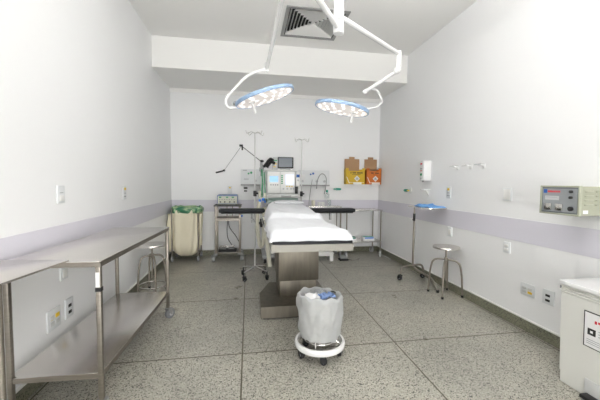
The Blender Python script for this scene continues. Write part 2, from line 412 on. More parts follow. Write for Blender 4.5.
# ------------------------------------------------------------------ operating table
tx = .49
t = thing('operating_table', 'steel operating table with black armboards, column and flat floor base', 'operating table', (tx, 3.1, 0))
m = MB(); m.prism([(.115, 2.91, .015), (.82, 2.91, .015), (.82, 3.62, .015), (.27, 3.62, .015), (.115, 3.30, .015)], (0, 0, .005))
m.prism([(.115, 2.91, .02), (.82, 2.91, .02), (.82, 3.65, .02), (.24, 3.65, .02), (.115, 3.30, .02)], (0, 0, .105)); build('base', m, STEELD, t)
build('base_foot', MB().box(.14, .80, 2.93, 3.60, 0, .015), BLACK, t)
build('column_foot', MB().box(.318, .70, 3.16, 3.62, .125, .30, .006), STEELD, t)
build('column', MB().box(.30, .715, 3.12, 3.60, .30, .775, .006), STEELD, t)
tz = lambda y: .775 + (y - 2.3) * .022
def slab(x0, x1, y0, y1, a, b_, m=None, x1b=None):
    x1b = x1b or x1
    m = m or MB(); P = [(x0, y0, tz(y0) + a), (x1, y0, tz(y0) + a), (x1b, y1, tz(y1) + a), (x0, y1, tz(y1) + a)]
    return m.prism(P, (0, 0, b_ - a))
build('table_frame', slab(.168, .80, 2.30, 3.10, 0.006, .060, None, .725), TFRAME, t)
build('table_frame', slab(.22, .71, 3.12, 4.38, 0, .055), TFRAME, t)
for x in (.165, .745):
    build('side_rail', slab(x - .007, x + .007, 3.15, 4.3, .012, .05), CHROME, t)
    m = MB()
    for y in (3.3, 3.8, 4.2): m.cyl((x, y, tz(y) + .03), (.22 if x < .5 else .71, y, tz(y) + .03), .006)
    build('rail_spacer', m, CHROME, t)
build('mattress_board', slab(.175, .798, 2.315, 3.08, .061, .082, None, .72), BLKV, t)
build('mattress', slab(.21, .765, 2.36, 3.08, .083, .135, None, .70), BLKV, t)
build('mattress', slab(.25, .70, 3.09, 4.36, .064, .175), BLKV, t)
def armboard(x0, x1, y):
    b1 = build('armboard', MB().box(x0, x1, y - .075, y + .075, .920, .970, .02, seg=4), BLKV, t)
    xm = x0 + .12 if x0 < 0 else x1 - .12
    build('board_plate', MB().box(x0 + .03, x1 - .03, y - .05, y + .05, .908, .917), BLACK, b1)
armboard(-.363, .205, 4.0); armboard(.80, 1.39, 4.0)
m = MB(); m.box(.03, .05, 3.96, 4.0, .84, .907, .003).cyl((.04, 3.95, .86), (.075, 3.93, .80), .012).cyl((.04, 3.98, .83), (.04, 3.98, .79), .008)
build('armboard_clamp', m, GREYP, t)
build('armboard_clamp', MB().box(1.045, 1.075, 3.97, 4.0, .82, .907, .003), GREYP, t)
m = MB(); m.box(.145, .18, 4.05, 4.12, .72, .83, .01).cyl((.15, 4.0, .78), (.15, 4.05, .78), .02); build('rail_clamp', m, BLACK, t)

# sheet
def sheet_pt(u, v):
    # u along the table (0 = hem of front drop), v across
    L0, drop = 2.08, .10
    s = -drop + u * (L0 + drop + .10)
    y = 2.335 + max(0, min(L0, s))
    ey = -s if s < 0 else (s - L0 if s > L0 else 0)
    k = max(0, min(1, (y - 2.93) / .12)); k = k * k * (3 - 2 * k)
    f = max(0, min(1, (y - 3.5) / .95))
    xl = .166 * (1 - k) + (.195 + .105 * f ** 1.5) * k
    g = max(0, min(1, (y - 2.335) / .75))
    xr = .80 - .075 * min(1, g * 1.2)
    sd = .105 * (1 - k) + (.11 + .02 * math.sin(y * 5)) * k
    W = (xr - xl) + 2 * sd
    w = v * W - sd; x = xl + max(0, min(xr - xl, w)); ex = -w if w < 0 else (w - (xr - xl) if w > xr - xl else 0)
    top = (.945 + .012 * (y - 2.3)) * (1 - k) + (.985 + (y - 3.0) * .030) * k + .010 * math.exp(-((y - 3.03) / .06) ** 2)
    e = max(ex, ey) if not (ex and ey) else max(ex, ey)
    # rounded shoulder
    dl = min(x - xl, xr - x); dy = y - 2.335
    r = .045
    rd = 0
    for d in (dl, dy):
        if d < r: rd += .030 * (1 - d / r) ** 2
    z = top - rd - e
    n = noise.noise(V((x * 6, y * 3.2, 1.3))) * .015 + noise.noise(V((x * 15 + y * 5, y * 7, 4))) * .010
    if e == 0: z += n + .006 * math.sin((x * 9 + y * 4)) 
    else:
        out = .008 * math.sin(y * 23 + x * 31) + .010
        if ex >= ey: x += (-1 if w < 0 else 1) * out * min(1, ex / .05)
        if ey > ex and s < 0: y -= out * min(1, ey / .05)
        elif ey > ex: y += out
        z += .010 * noise.noise(V((x * 9, y * 9, 0)))
        zmin = tz(y) + .078
        z = max(z, zmin - .0 * e)
    return (x, y, z)
m = MB(); m.grid(sheet_pt, 110, 60)
o = build('bed_sheet', m, SHEET, None, loc=(tx, 3.3, .9), sharp=180, thick=.006)
tag(o, 'white cotton sheet draped over the operating table mattress', 'sheet')
sb = o.modifiers.new('soft', 'SUBSURF'); sb.levels = 1; sb.render_levels = 1
# second folded sheet / pad on the far end
m = MB()
def pad(u, v):
    a = u * 2 * PI; ph = v * PI
    sx = abs(math.cos(a)) ** .5 * (1 if math.cos(a) >= 0 else -1); sy = abs(math.sin(a)) ** .5 * (1 if math.sin(a) >= 0 else -1)
    rr = math.sin(ph) ** .45
    return (.53 + .20 * sx * rr, 4.17 + .15 * sy * rr, 1.036 + .026 * math.cos(ph) + .004 * noise.noise(V((sx * 3, sy * 3, ph))))
m.grid(pad, 40, 14)
o = build('folded_sheet', m, SHEET, None, loc=(.53, 4.17, 1.0), sharp=180)
tag(o, 'thick folded white sheet at the far head end of the operating table', 'folded sheet')

# ------------------------------------------------------------------ kick bucket with bag
bx, by = .535, 2.27
t = thing('kick_bucket', 'round steel bucket on a wheeled stand with white bumper ring', 'bucket', (bx, by, 0))
zr = .075
m = MB(); m.lathe([(.170, zr), (.186, zr), (.190, zr + .006), (.190, zr + .034), (.186, zr + .040), (.170, zr + .040), (.170, zr)], (bx, by, 0), 64); build('bumper_ring', m, WEN, t)
m = MB(); m.lathe([(0, .135), (.118, .135), (.126, .142), (.150, .44), (.155, .445), (.152, .45), (.146, .445), (.122, .15), (0, .148)], (bx, by, 0), 48); build('bucket', m, CHROME, t)
m = MB()
for k in range(4):
    a = PI / 4 + k * PI / 2 + .35
    d = V((math.cos(a), math.sin(a), 0)); p = V((bx, by, 0))
    m.tube(fillet([p + d * .169 + V((0, 0, zr + .02)), p + d * .150 + V((0, 0, zr + .015)), p + d * .136 + V((0, 0, .20))], .02, 4), .005, 8)
m.tube([(bx + .134 * math.cos(a), by + .134 * math.sin(a), .205) for a in [k * PI / 16 for k in range(32)]], .005, 8, closed=True)
m.tube([(bx + .118 * math.cos(a), by + .118 * math.sin(a), .127) for a in [k * PI / 16 for k in range(32)]], .006, 8, closed=True)
for k in range(4):
    a = PI / 4 + k * PI / 2 + .35
    m.tube([(bx + .118 * math.cos(a), by + .118 * math.sin(a), .127), (bx + .165 * math.cos(a), by + .165 * math.sin(a), zr + .02)], .005, 8)
build('stand_frame', m, CHROME, t)
for k in range(5):
    a = -PI / 2 - .12 + k * 2 * PI / 5
    f = caster(t, bx + .150 * math.cos(a), by + .150 * math.sin(a), .026, .03, .085, BLACK, BLACK, a)
def bag(u, v):
    a = v * 2 * PI
    hem = .148 + .040 * (1 - math.cos(a + 1.75)) + .012 * math.sin(3 * a + 1)
    # u: 0 inside bottom ... .25 rim ... 1 hem
    if u < .25:
        q = u / .25; z = .36 + q * .098; r = .115 + .032 * q
    elif u < .33:
        q = (u - .25) / .08; z = .458 + .012 * math.sin(q * PI); r = .147 + .020 * q
    else:
        q = (u - .33) / .67; z = .458 + (hem - .458) * q; r = .167 + .012 * math.sin(q * 2.6) - .026 * q
        r += .016 * noise.noise(V((math.cos(a) * 3, math.sin(a) * 3, q * 3))) + .009 * noise.noise(V((math.cos(a) * 6 + q * 4, math.sin(a) * 6, q * 7))) + .003 * math.sin(a * 11 + q * 6) * (1 - q * .5)
    w = .012 * noise.noise(V((math.cos(a) * 2.4, math.sin(a) * 2.4, 7)))
    z += w + (.012 * math.sin(a - 2.3) if u < .5 else 0) + (.005 * math.sin(9 * a) if .2 < u < .36 else 0)
    if u >= .33: r = max(r, .158 - .022 * (u - .33) / .67 + .004)
    return (bx + r * math.cos(a), by + r * math.sin(a), z)
m = MB(); m.grid(bag, 44, 96, wrap=True)
o = build('bin_bag', m, BAGM, None, loc=(bx, by, .3), sharp=180)
tag(o, 'milky translucent plastic bag lining and hanging over the steel bucket', 'plastic bag')
m = MB(); random.seed(3)
def crumple(c, s, sd, nx=9):
    def f(u, v):
        p = V(((u - .5) * s[0], (v - .5) * s[1], 0))
        return V(c) + p + V((noise.noise(V((u * 3, v * 3, sd))), noise.noise(V((u * 3, v * 3, sd + 9))), noise.noise(V((u * 4, v * 4, sd + 20))) * 1.6)) * .022
    return f
for cc, ss, sd, mm, lb in [((bx + .045, by - .02, .452), (.12, .08), 3, mat('blue_packaging', (.20, .30, .55), .5), 'crumpled blue and white wrapper lying in the bag of the steel bucket'),
                       ((bx - .06, by + .0, .45), (.11, .10), 11, PAPER, 'crumpled white paper lying in the bag of the steel bucket'),
                       ((bx + .02, by + .065, .458), (.08, .06), 17, GREYP, 'crumpled dark wrapper at the back of the bag in the steel bucket')]:
    m = MB(); m.grid(crumple(cc, ss, sd), 10, 10)
    o = build('wrapper', m, mm, None, loc=cc, sharp=25, thick=.002); tag(o, lb, 'wrapper')

# ------------------------------------------------------------------ infusion stands
def iv_stand(x, y, hgt, label, zc, a0):
    t = thing('infusion_stand', label, 'infusion stand', (x, y, 0), 'infusion stands behind the operating table')
    build('pole', MB().cyl((x, y, .13), (x, y, zc + .02), .011).cyl((x, y, zc), (x, y, hgt), .008), POLE, t)
    build('clamp', MB().cyl((x, y, zc - .03), (x, y, zc + .045), .022, bev=.004).cyl((x, y, zc + .01), (x + .04, y - .02, zc + .01), .012), BLACK, t)
    for k in range(4):
        a = a0 + k * PI / 2; d = V((math.cos(a), math.sin(a), 0)); p = V((x, y, hgt))
        m = MB(); m.tube(fillet([p + V((0, 0, -.012)), p + d * .06 + V((0, 0, .006)), p + d * .135 + V((0, 0, -.03)), p + d * .15 + V((0, 0, .012))], .02, 4), .0035, 8)
        build('hook', m, CHROME, t)
    for k in range(4):
        a = a0 + .2 + k * PI / 2; d = V((math.cos(a), math.sin(a), 0)); p = V((x, y, 0))
        e = p + d * .215
        m = MB(); m.tube([p + V((0, 0, .155)), e + V((0, 0, .115))], .011, 8); build('leg', m, CHROME, t)
        caster(t, e.x, e.y, .028, .03, .115, BLACK, BLACK, a + .5)
    return t
iv_stand(.085, 4.27, 1.965, 'chrome infusion pole on four black castors beside the left armboard', 1.143, .62)
iv_stand(.795, 4.71, 1.955, 'chrome infusion pole right of the anaesthesia machine', 1.125, .62)

# ------------------------------------------------------------------ anaesthesia machine
t = thing('anaesthesia_machine', 'white anaesthesia machine with small lit screens behind the operating table', 'anaesthesia machine', (.5, 5.15, 0))
build('lower_cabinet', MB().box(.28, .74, 5.02, 5.45, .14, .98, .01), OFFW, t)
build('base', MB().box(.22, .78, 4.95, 5.50, .09, .14, .01), LGREY, t)
for x in (.26, .74):
    for y in (4.99, 5.45): caster(t, x, y, .035, .03, .095, GREYP, BLACK, .3)
for k in range(3):
    d = build('drawer', MB().box(.30, .72, 5.0, 5.019, .20 + k * .25, .42 + k * .25, .006), WPL, t)
    build('drawer_handle', MB().box(.42, .60, 4.985, 4.999, .36 + k * .25, .38 + k * .25, .004), GREYP, d)
build('worktop', MB().box(.28, .80, 4.84, 5.40, .985, 1.01, .006), TEALP, t)
build('back_column', MB().box(.30, .78, 4.95, 5.44, 1.0105, 1.0615, .004), TEALP, t)
sh = build('shelf', MB().box(.272, .83, 4.86, 5.42, 1.062, 1.125, .012), OFFW, t)
build('shelf_handle', MB().box(.50, .66, 4.845, 4.859, 1.075, 1.105, .005), GREYP, sh)
up = build('display_housing', MB().box(.280, .735, 4.92, 5.38, 1.126, 1.485, .012), OFFW, t)
build('top_tray', MB().box(.272, .765, 4.90, 5.40, 1.4855, 1.503, .006), WPL, t)
lp = build('ventilator_panel', MB().box(.292, .485, 4.905, 4.919, 1.14, 1.47, .005), WPL, t)
build('screen', MB().box(.325, .455, 4.899, 4.904, 1.31, 1.40), SCRB, lp)
m = MB()
for i in range(4): m.box(.335 + i * .035, .355 + i * .035, 4.899, 4.904, 1.255, 1.275)
build('buttons', m, GREYP, lp)
rp = build('gas_panel', MB().box(.495, .730, 4.905, 4.919, 1.14, 1.47, .005), WPL, t)
build('screen', MB().box(.575, .705, 4.899, 4.904, 1.27, 1.43), SCRW, rp)
m = MB()
for i in range(5): m.box(.505, .53, 4.899, 4.904, 1.28 + i * .03, 1.298 + i * .03)
build('buttons', m, GRN, rp)
m = MB()
for i, xx in enumerate((.54, .60, .66, .70)): m.cyl((xx, 4.904, 1.205), (xx, 4.885, 1.205), .014)
build('knobs', m, LGREY, rp)
m = MB()
for xx in (.585, .625, .665): m.box(xx, xx + .02, 4.899, 4.904, 1.235, 1.25)
build('yellow_keys', m, YMARK, rp)
sp = build('suction_unit', MB().box(.740, .800, 4.90, 5.1, 1.20, 1.47, .006), WPL, t)
build('blue_display', MB().box(.745, .795, 4.893, 4.899, 1.385, 1.43), BLUE, sp)
build('gauge_knob', MB().cyl((.77, 4.9, 1.34), (.77, 4.885, 1.34), .015), LGREY, sp)
build('suction_jar', MB().cyl((.745, 4.875, 1.13), (.745, 4.875, 1.24), .022), BLACK, t)
build('absorber', MB().cyl((.225, 4.93, 1.10), (.225, 4.93, 1.27), .05, seg=24, bev=.006).box(.22, .28, 4.92, 4.97, 1.13, 1.17), LGREY, t)
for (p, mt, r) in [([(.20, 4.86, 1.505), (.21, 4.86, 1.30), (.205, 4.87, 1.15), (.21, 4.9, 1.06)], GRN, .009),
                   ([(.235, 4.86, 1.46), (.245, 4.86, 1.30), (.25, 4.86, 1.16), (.25, 4.9, 1.02)], GRN, .007)]:
    build('green_hose', MB().tube(spline(p), r, 8), mt, t)
build('blue_fittings', MB().box(.15, .19, 4.80, 4.84, 1.00, 1.04, .01).box(.20, .24, 4.80, 4.84, 1.02, 1.06, .01).box(.235, .26, 4.8, 4.84, .99, 1.03, .008), CBLUE, t)
build('hose_manifold', MB().cyl((.17, 4.86, 1.08), (.17, 4.86, 1.17), .02).cyl((.25, 4.84, 1.08), (.25, 4.84, 1.14), .018).box(.15, .27, 4.845, 4.88, 1.06, 1.075), HOSE, t)
build('valve_block', MB().box(.165, .235, 4.88, 4.97, 1.47, 1.53, .01).cyl((.20, 4.93, 1.40), (.20, 4.93, 1.60), .022, bev=.003), GREYP, t)
cor = lambda n: (lambda i: 1 + .22 * math.sin(i * 2.1))
for p in ([(.24, 4.90, 1.55), (.28, 4.90, 1.60), (.33, 4.90, 1.66), (.38, 4.92, 1.64)], [(.28, 4.88, 1.53), (.31, 4.88, 1.58), (.35, 4.88, 1.62), (.40, 4.9, 1.60)], [(.22, 4.86, 1.54), (.27, 4.86, 1.57), (.30, 4.86, 1.63), (.35, 4.87, 1.67)]):
    build('black_corrugated_hose', MB().tube(spline(p, 8), .022, 10, rf=cor(0)), BLACK, t)
for p in ([(.16, 4.76, 1.0), (.13, 4.66, .80), (.14, 4.62, .52), (.175, 4.62, .36), (.215, 4.64, .42), (.225, 4.70, .66), (.22, 4.80, .90)],
          [(.25, 4.84, .92), (.225, 4.82, .80), (.24, 4.82, .74), (.26, 4.84, .86)]):
    build('breathing_hose', MB().tube(spline(p, 14), .028, 10, rf=lambda i: 1 + .12 * math.sin(i * 2.3)), HOSE, t)
m = MB(); m.tube(spline([(.24, 4.80, .80), (.25, 4.70, .60), (.27, 4.55, .38), (.29, 4.45, .20), (.30, 4.42, .10)], 8), .03, 10); build('drain_hose', m, HOSE, t)
build('side_control', MB().box(.25, .279, 4.9, 5.0, .82, .92, .006).box(.25, .279, 4.9, 5.0, .70, .80, .006), GREYP, t)
build('canister', MB().cyl((.245, 4.90, .62), (.245, 4.90, .80), .045, bev=.005, seg=20), HOSE, t)

t = thing('patient_monitor', 'small dark-screened monitor on top of the anaesthesia machine', 'monitor', (.57, 5.0, 1.503))
build('housing', MB().box(.455, .705, 4.955, 5.10, 1.530, 1.705, .01), BLACK, t)
build('screen', MB().box(.468, .682, 4.949, 4.954, 1.548, 1.690), SCRD, t)
build('stand', MB().box(.50, .66, 4.97, 5.08, 1.503, 1.530), GREYP, t)
t = thing('transducer_box', 'small pale instrument box left of the dark monitor', 'instrument', (.42, 5.0, 1.503))
build('housing', MB().box(.375, .45, 4.93, 5.06, 1.503, 1.695, .006), LGREY, t)
m = MB(); m.box(.385, .44, 4.925, 4.929, 1.64, 1.655); build('green_lamp', m, GRN, t)
m = MB(); m.box(.385, .44, 4.925, 4.929, 1.585, 1.60).box(.385, .42, 4.925, 4.929, 1.54, 1.555); build('keys', m, YMARK, t)

# flexible arm with black handle
t = thing('articulated_arm', 'thin black jointed arm with a small handle reaching left above the white panel', 'jointed arm', (.20, 4.93, 1.60))
j0, j1, j2, j3 = V((.20, 4.90, 1.617)), V((-.10, 4.60, 1.82)), V((-.34, 4.55, 1.465)), V((-.42, 4.55, 1.44))
build('upper_link', MB().tube([j0, j1], .0055, 8), BLACK, t)
build('lower_link', MB().tube([j1, j2], .004, 8), GREYP, t)
build('elbow_joint', MB().cyl(j1 + V((-.03, 0, .005)), j1 + V((.02, 0, .005)), .016).cyl(j1 + V((.01, 0, .01)), j1 + V((.012, 0, -.06)), .011), BLACK, t)
build('base_joint', MB().cyl(j0 + V((0, 0, -.01)), j0 + V((0, 0, .03)), .02).cyl(j0 + V((-.02, 0, .01)), j0 + V((.03, 0, .01)), .014), BLACK, t)
build('handle', MB().tube([j2 + V((.0, 0, .0)), j2 + V((-.03, 0, -.012)), j3, j3 + V((-.035, 0, -.008))], .011, 8).sph(j2, .016), BLACK, t)

# ------------------------------------------------------------------ gas supply panel
t = thing('gas_supply_panel', 'long white medical gas panel mounted on the back wall', 'wall panel', (.66, YB, 1.24))
x0, x1 = -.135, 1.46
build('fascia', MB().prism([(x0, YB, 1.53), (x0, YB - .07, 1.53), (x0, YB - .10, 1.27), (x0, YB, 1.27)], (x1 - x0, 0, 0)), PLATE, t)
build('lower_rail', MB().box(x0, x1, YB - .11, YB, 1.245, 1.2695, .003), ALU, t)
for xs, mm in ((.02, GRN), (1.13, BLUE)):
    m = MB(); y = YB - .083
    m.cyl((xs - .02, y, 1.455), (xs - .02, y - .008, 1.455), .016).cyl((xs + .025, y, 1.47), (xs + .025, y - .008, 1.47), .02)
    e = build('emblem', m, mm, t)
m = MB(); m.box(-.08, .0, YB - .096, YB - .088, 1.36, 1.365).box(-.08, .0, YB - .0985, YB - .09, 1.345, 1.35).box(-.1, -.03, YB - .088, YB - .075, 1.505, 1.515)
build('printed_lines', m, GMARK, t)
for xx in (.12, .95, 1.22, 1.36):
    build('gas_outlet', MB().cyl((xx, YB - .099, 1.33), (xx, YB - .13, 1.33), .022, seg=20), LGREY, t)
m = MB(); m.box(.86, 1.0, YB - .125, YB - .082, 1.33, 1.45, .004); build('socket_block', m, PAPER, t)
t = thing('wall_connector', 'pair of small black gas connectors below the left end of the white panel', 'connector', (-.05, YB, 1.16))
build('upper_connector', MB().box(-.085, -.02, YB - .03, YB, 1.185, 1.215, .005), BLACK, t)
build('lower_connector', MB().box(-.08, -.025, YB - .03, YB, 1.135, 1.16, .005), BLACK, t)
# tubes hanging from the panel
o = build('oxygen_tube', MB().tube(spline([(1.22, YB - .135, 1.31), (1.20, YB - .18, 1.20), (1.22, 5.50, 1.35), (1.27, 5.50, 1.45), (1.33, 5.50, 1.46), (1.38, 5.50, 1.38), (1.37, 5.50, 1.22), (1.345, 5.5, 1.10)], 8), .008, 8), GREYP, None, loc=(1.3, 5.5, 1.2))
tag(o, 'dark tube arching up in front of the right end of the white panel', 'tube')
o = build('suction_tube', MB().tube(spline([(1.13, 5.535, 1.36), (1.10, 5.50, 1.22), (1.07, 5.46, 1.05), (1.05, 5.42, .915)], 8), .006, 8), GREYP, None, loc=(1.1, 5.5, 1.1))
tag(o, 'thin dark tube running down to the small steel table with cups', 'tube')
t = thing('flowmeter', 'clear wall flowmeter bottle with green top above the cup table', 'flowmeter', (1.42, YB, 1.1))
build('bracket', MB().cyl((1.42, YB, 1.155), (1.42, YB - .08, 1.155), .012), LGREY, t)
build('valve', MB().cyl((1.42, YB - .08, 1.13), (1.42, YB - .08, 1.175), .02), TEAL, t)
build('bottle', MB().lathe([(0, 0), (.04, 0), (.042, .01), (.042, .07), (.02, .095), (.02, .105), (0, .105)], (1.42, YB - .08, 1.02), 20), CLEARG, t)
def gas_valve(label, p, n):
    # p on the wall, n outward normal
    t = thing('gas_valve', label, 'wall outlet', p, None); p = V(p); n = V(n); s = V((-n.y, n.x, 0)) if n.y else V((0, 1, 0))
    s = s if n.y == 0 else V((1, 0, 0))
    build('escutcheon', MB().cyl(p, p + n * .012, .038, seg=24), WPL, t)
    build('stem', MB().cyl(p + n * .012, p + n * .07, .014), LGREY, t)
    a = p + n * .06
    build('handle', MB().cyl(a - s * .005, a + s * .075, .021, bev=.004).sph(a + s * .075, .019), TEAL, t)
    build('nozzle', MB().cyl(a - s * .05, a - s * .006, .012), YMARK if n.x else TEAL, t)
gas_valve('small green gas valve on the back wall left of the yellow box', (1.60, YB, 1.19), (0, -1, 0))
gas_valve('small green gas valve on the right wall above the round instrument stand', (XR, 4.46, 1.20), (-1, 0, 0))

# cup table behind the armboard
def frame_cart(t, x0, x1, y0, y1, zt, shelves, legr=.011, cast=.04, top_t=.018, leg_mat=STEEL, wheel=CASTG, square=False, casters=True, zleg=.10, casth=True):
    build('top', MB().box(x0, x1, y0, y1, zt - top_t, zt, .003), STEELT, t)
    for (x, y) in ((x0 + .02, y0 + .02), (x1 - .02, y0 + .02), (x0 + .02, y1 - .02), (x1 - .02, y1 - .02)):
        m = MB()
        zb_ = zleg if casters else 0
        if square: m.box(x - legr, x + legr, y - legr, y + legr, zb_, zt - top_t, .002)
        else: m.cyl((x, y, zb_), (x, y, zt - top_t), legr)
        build('leg', m, leg_mat, t)
        if casters: caster(t, x, y, cast, .028, zleg, ALU, wheel, random.uniform(-.5, .5))
    for z in shelves: build('shelf', MB().box(x0 + .006, x1 - .006, y0 + .006, y1 - .006, z - .016, z, .003), STEELT, t)
t = thing('side_table', 'narrow steel side table holding cups behind the right armboard', 'table', (1.32, 5.4, 0))
frame_cart(t, 1.02, 1.61, 5.27, 5.54, .895, [.35], .008, .03)
for (x, y, r, h, mm, lb) in [(1.12, 5.38, .032, .10, HOSE, 'cream cup at the left end of the small steel side table'), (1.22, 5.36, .03, .07, WPL, 'first white cup right of the cream cup on the side table'),
                         (1.29, 5.36, .03, .07, WPL, 'second white cup right of the cream cup on the side table'), (1.41, 5.38, .032, .11, CLEARG, 'clear jar at the right end of the side table')]:
    o = build('cup', MB().lathe([(0, 0), (r * .85, 0), (r, h), (r * .92, h), (r * .78, .006), (0, .006)], (x, y, .8955), 20), mm, None, loc=(x, y, .895)); tag(o, lb, 'cup')

# ------------------------------------------------------------------ rear right trolley
t = thing('instrument_trolley', 'steel two-shelf trolley in the far right corner below the sharps boxes', 'trolley', (1.98, 5.4, 0))
frame_cart(t, 1.66, 2.325, 5.18, 5.58, .840, [.285], .011, .050, zleg=.125, wheel=LGREY)
for (x0, x1, y, c, lb) in [(2.0, 2.21, 5.30, TEAL, 'white and green box on the lower shelf of the corner trolley'), (1.77, 1.88, 5.30, TEAL, 'small white and green box left of the larger one on the trolley shelf')]:
    t = thing('supply_box', lb, 'box', ((x0 + x1) / 2, y, .286))
    build('carton', MB().box(x0, x1, y - .06, y + .06, .286, .350, .003), PAPER, t)
    build('lid_label', MB().box(x0 + .02, x1 - .01, y - .055, y + .055, .3505, .353), c, t)
    build('front_label', MB().box(x0 + .03, x1 - .02, y - .063, y - .0605, .325, .345), c if x0 < 1.9 else CBLUE, t)
# step stool
t = thing('step_stool', 'low white plastic step stool on the floor behind the operating table', 'step stool', (1.22, 5.1, 0))
m = MB(); m.box(1.07, 1.40, 5.0, 5.22, .12, .15, .006); build('top', m, WPL, t)
for xs in (1.075, 1.335): build('leg_panel', MB().box(xs, xs + .06, 5.005, 5.215, 0, .12, .005), WPL, t)
build('front_apron', MB().box(1.135, 1.335, 5.01, 5.03, .09, .12), WPL, t)
t = thing('foot_pedal', 'black foot pedal on the floor in front of the corner trolley', 'pedal', (1.60, 5.05, 0))
build('base', MB().box(1.51, 1.66, 5.0, 5.12, 0, .03, .006), BLACK, t)
build('pedal_plate', MB().box(-.06, .06, -.05, .05, -.006, .006, .003, M=Matrix.Translation((1.585, 5.06, .055)) @ Matrix.Rotation(.3, 4, 'X')), GREYP, t)
build('cable', MB().tube(spline([(1.66, 5.06, .012), (1.72, 5.0, .008), (1.80, 5.02, .008), (1.88, 5.1, .008)]), .006, 8), CHROME, t)
o = build('mains_cable', MB().tube(spline([(2.33, 5.36, .012), (2.38, 5.3, .010), (2.40, 5.05, .010), (2.36, 4.9, .010)]), .006, 8), LGREY, None, loc=(2.38, 5.1, 0))
tag(o, 'pale cable lying on the floor along the right baseboard', 'cable')

# ------------------------------------------------------------------ sharps boxes
def sharps(x0, x1, body, lab, col2, fx0, fx1):
    y1, y0 = YB, YB - .13; z0, z1 = 1.283, 1.530
    t = thing('sharps_box', lab, 'sharps box', ((x0 + x1) / 2, YB - .07, z0))
    m = MB(); w = .004
    m.box(x0, x1, y0, y0 + w, z0, z1).box(x0, x1, y1 - .02 - w, y1 - .02, z0, z1 + .03).box(x0, x1, y0 + w, y1 - .02 - w, z0, z0 + w)
    # sloping ears at the sides
    for xs in (x0, x1 - w): m.prism([(xs, y0, z0), (xs, y1 - .02, z0), (xs, y1 - .02, z1 + .03), (xs, y0, z1 + .03)], (w, 0, 0))
    ew = .055
    for xs in (x0, x1 - ew): m.box(xs, xs + ew, y0 - .001, y0 + w - .001, z1, z1 + .05)
    build('body', m, body, t)
    build('lid_flap', MB().box(fx0, fx1, y1 - .045, y1 - .040, z1 - .05, 1.750).box((fx0 + fx1) / 2 - .055, (fx0 + fx1) / 2 + .05, y1 - .0445, y1 - .0405, 1.750, 1.79), CARD, t)
    cx = (x0 + x1) / 2 + .03; r = .055; zc = z0 + .105
    build('hazard_diamond', MB().prism([(cx - r, y0 - .0015, zc), (cx, y0 - .0015, zc + r), (cx + r, y0 - .0015, zc), (cx, y0 - .0015, zc - r)], (0, -.001, 0)), PAPER, t)
    m = MB()
    for k in range(3):
        a = PI / 2 + k * 2 * PI / 3; c = V((cx + .013 * math.cos(a), y0 - .0025, zc + .013 * math.sin(a)))
        m.tube([c + V((.011 * math.cos(q), 0, .011 * math.sin(q))) for q in [j * PI / 6 for j in range(12)]], .0022, 6, closed=True)
    build('hazard_symbol', m, BMARK, t)
    m = MB(); random.seed(int(x0 * 100)); xx = x0 + .09
    while xx < x1 - .05:
        w_ = random.uniform(.010, .020)
        m.box(xx, xx + w_, y0 - .002, y0 - .0005, z1 - .050, z1 - .026); xx += w_ + .006
        if random.random() < .15: xx += .02
    m.box(x0 + .12, x1 - .09, y0 - .002, y0 - .0005, z1 - .072, z1 - .066)
    build('lettering', m, BMARK, t)
    m = MB(); m.prism([(x0 + .01, y0 - .002, zc + .03), (x0 + .02, y0 - .002, zc + .035), (x0 + .075, y0 - .002, z0 + .02), (x0 + .065, y0 - .002, z0 + .015)], (0, .001, 0))
    m.box(x0 + .07, x1 - .02, y0 - .002, y0 - .001, z0 + .03, z0 + .035)
    build('white_stripe', m, PAPER, t)
    build('handling_label', MB().box(cx - .075, cx + .085, y0 - .014, y0 - .010, z0 - .008, z0 + .038, .001), WPL, t)
    build('wall_bracket', MB().box(cx - .06, cx + .06, y0 - .0095, YB, z0 - .012, z0 - .002).box(x0 + .02, x1 - .02, YB - .0195, YB, z0, z0 + .1), WPL, t)
sharps(1.755, 2.125, YEL, 'yellow cardboard sharps box with open brown flap on the back wall', None, 1.755, 2.04)
sharps(2.155, 2.440, ORA, 'orange cardboard sharps box with open brown flap beside the yellow one', None, 2.14, 2.385)

# ------------------------------------------------------------------ laundry hamper
hx0, hx1, hy0, hy1 = -1.215, -.81, 5.26, 5.60
t = thing('laundry_hamper', 'steel hamper frame on castors in the far left corner', 'laundry hamper', ((hx0 + hx1) / 2, 5.43, 0))
for (x, y) in ((hx0, hy0), (hx1, hy0), (hx0, hy1), (hx1, hy1)):
    build('leg', MB().cyl((x, y, .10), (x, y, .86), .011), STEEL, t); caster(t, x, y, .035, .03, .10, GREYP, CASTG, .2)
build('top_rim', MB().tube(fillet([(hx0, hy0, .86), (hx1, hy0, .86), (hx1, hy1, .86), (hx0, hy1, .86), (hx0, hy0, .861)], .03), .009), STEEL, t)
build('bottom_rim', MB().tube([(hx0, hy0, .11), (hx0, hy1, .11), (hx1, hy1, .11), (hx1, hy0, .11)], .009), STEEL, t)
hcx, hcy = (hx0 + hx1) / 2, 5.43
def bagf(sx, sy, ztop, zbot, bulge, sd, fold):
    def f(u, v):
        a = v * 2 * PI; ca, sa = math.cos(a), math.sin(a); p = .62
        ex = abs(ca) ** p * (1 if ca >= 0 else -1); ey = abs(sa) ** p * (1 if sa >= 0 else -1)
        z = ztop + (zbot - ztop) * u
        k = 1 + bulge * math.sin(min(u * 1.25, 1) * PI)
        if u > .72: k *= math.sqrt(max(0, 1 - ((u - .72) / .28) ** 2)) ** .8
        w = 1 + fold * (.035 * math.sin(a * 9 + u * 2) + .05 * noise.noise(V((ca * 2, sa * 2, u * 3 + sd))))
        return (hcx + sx * ex * k * w, hcy + sy * ey * k * w, z)
    return f
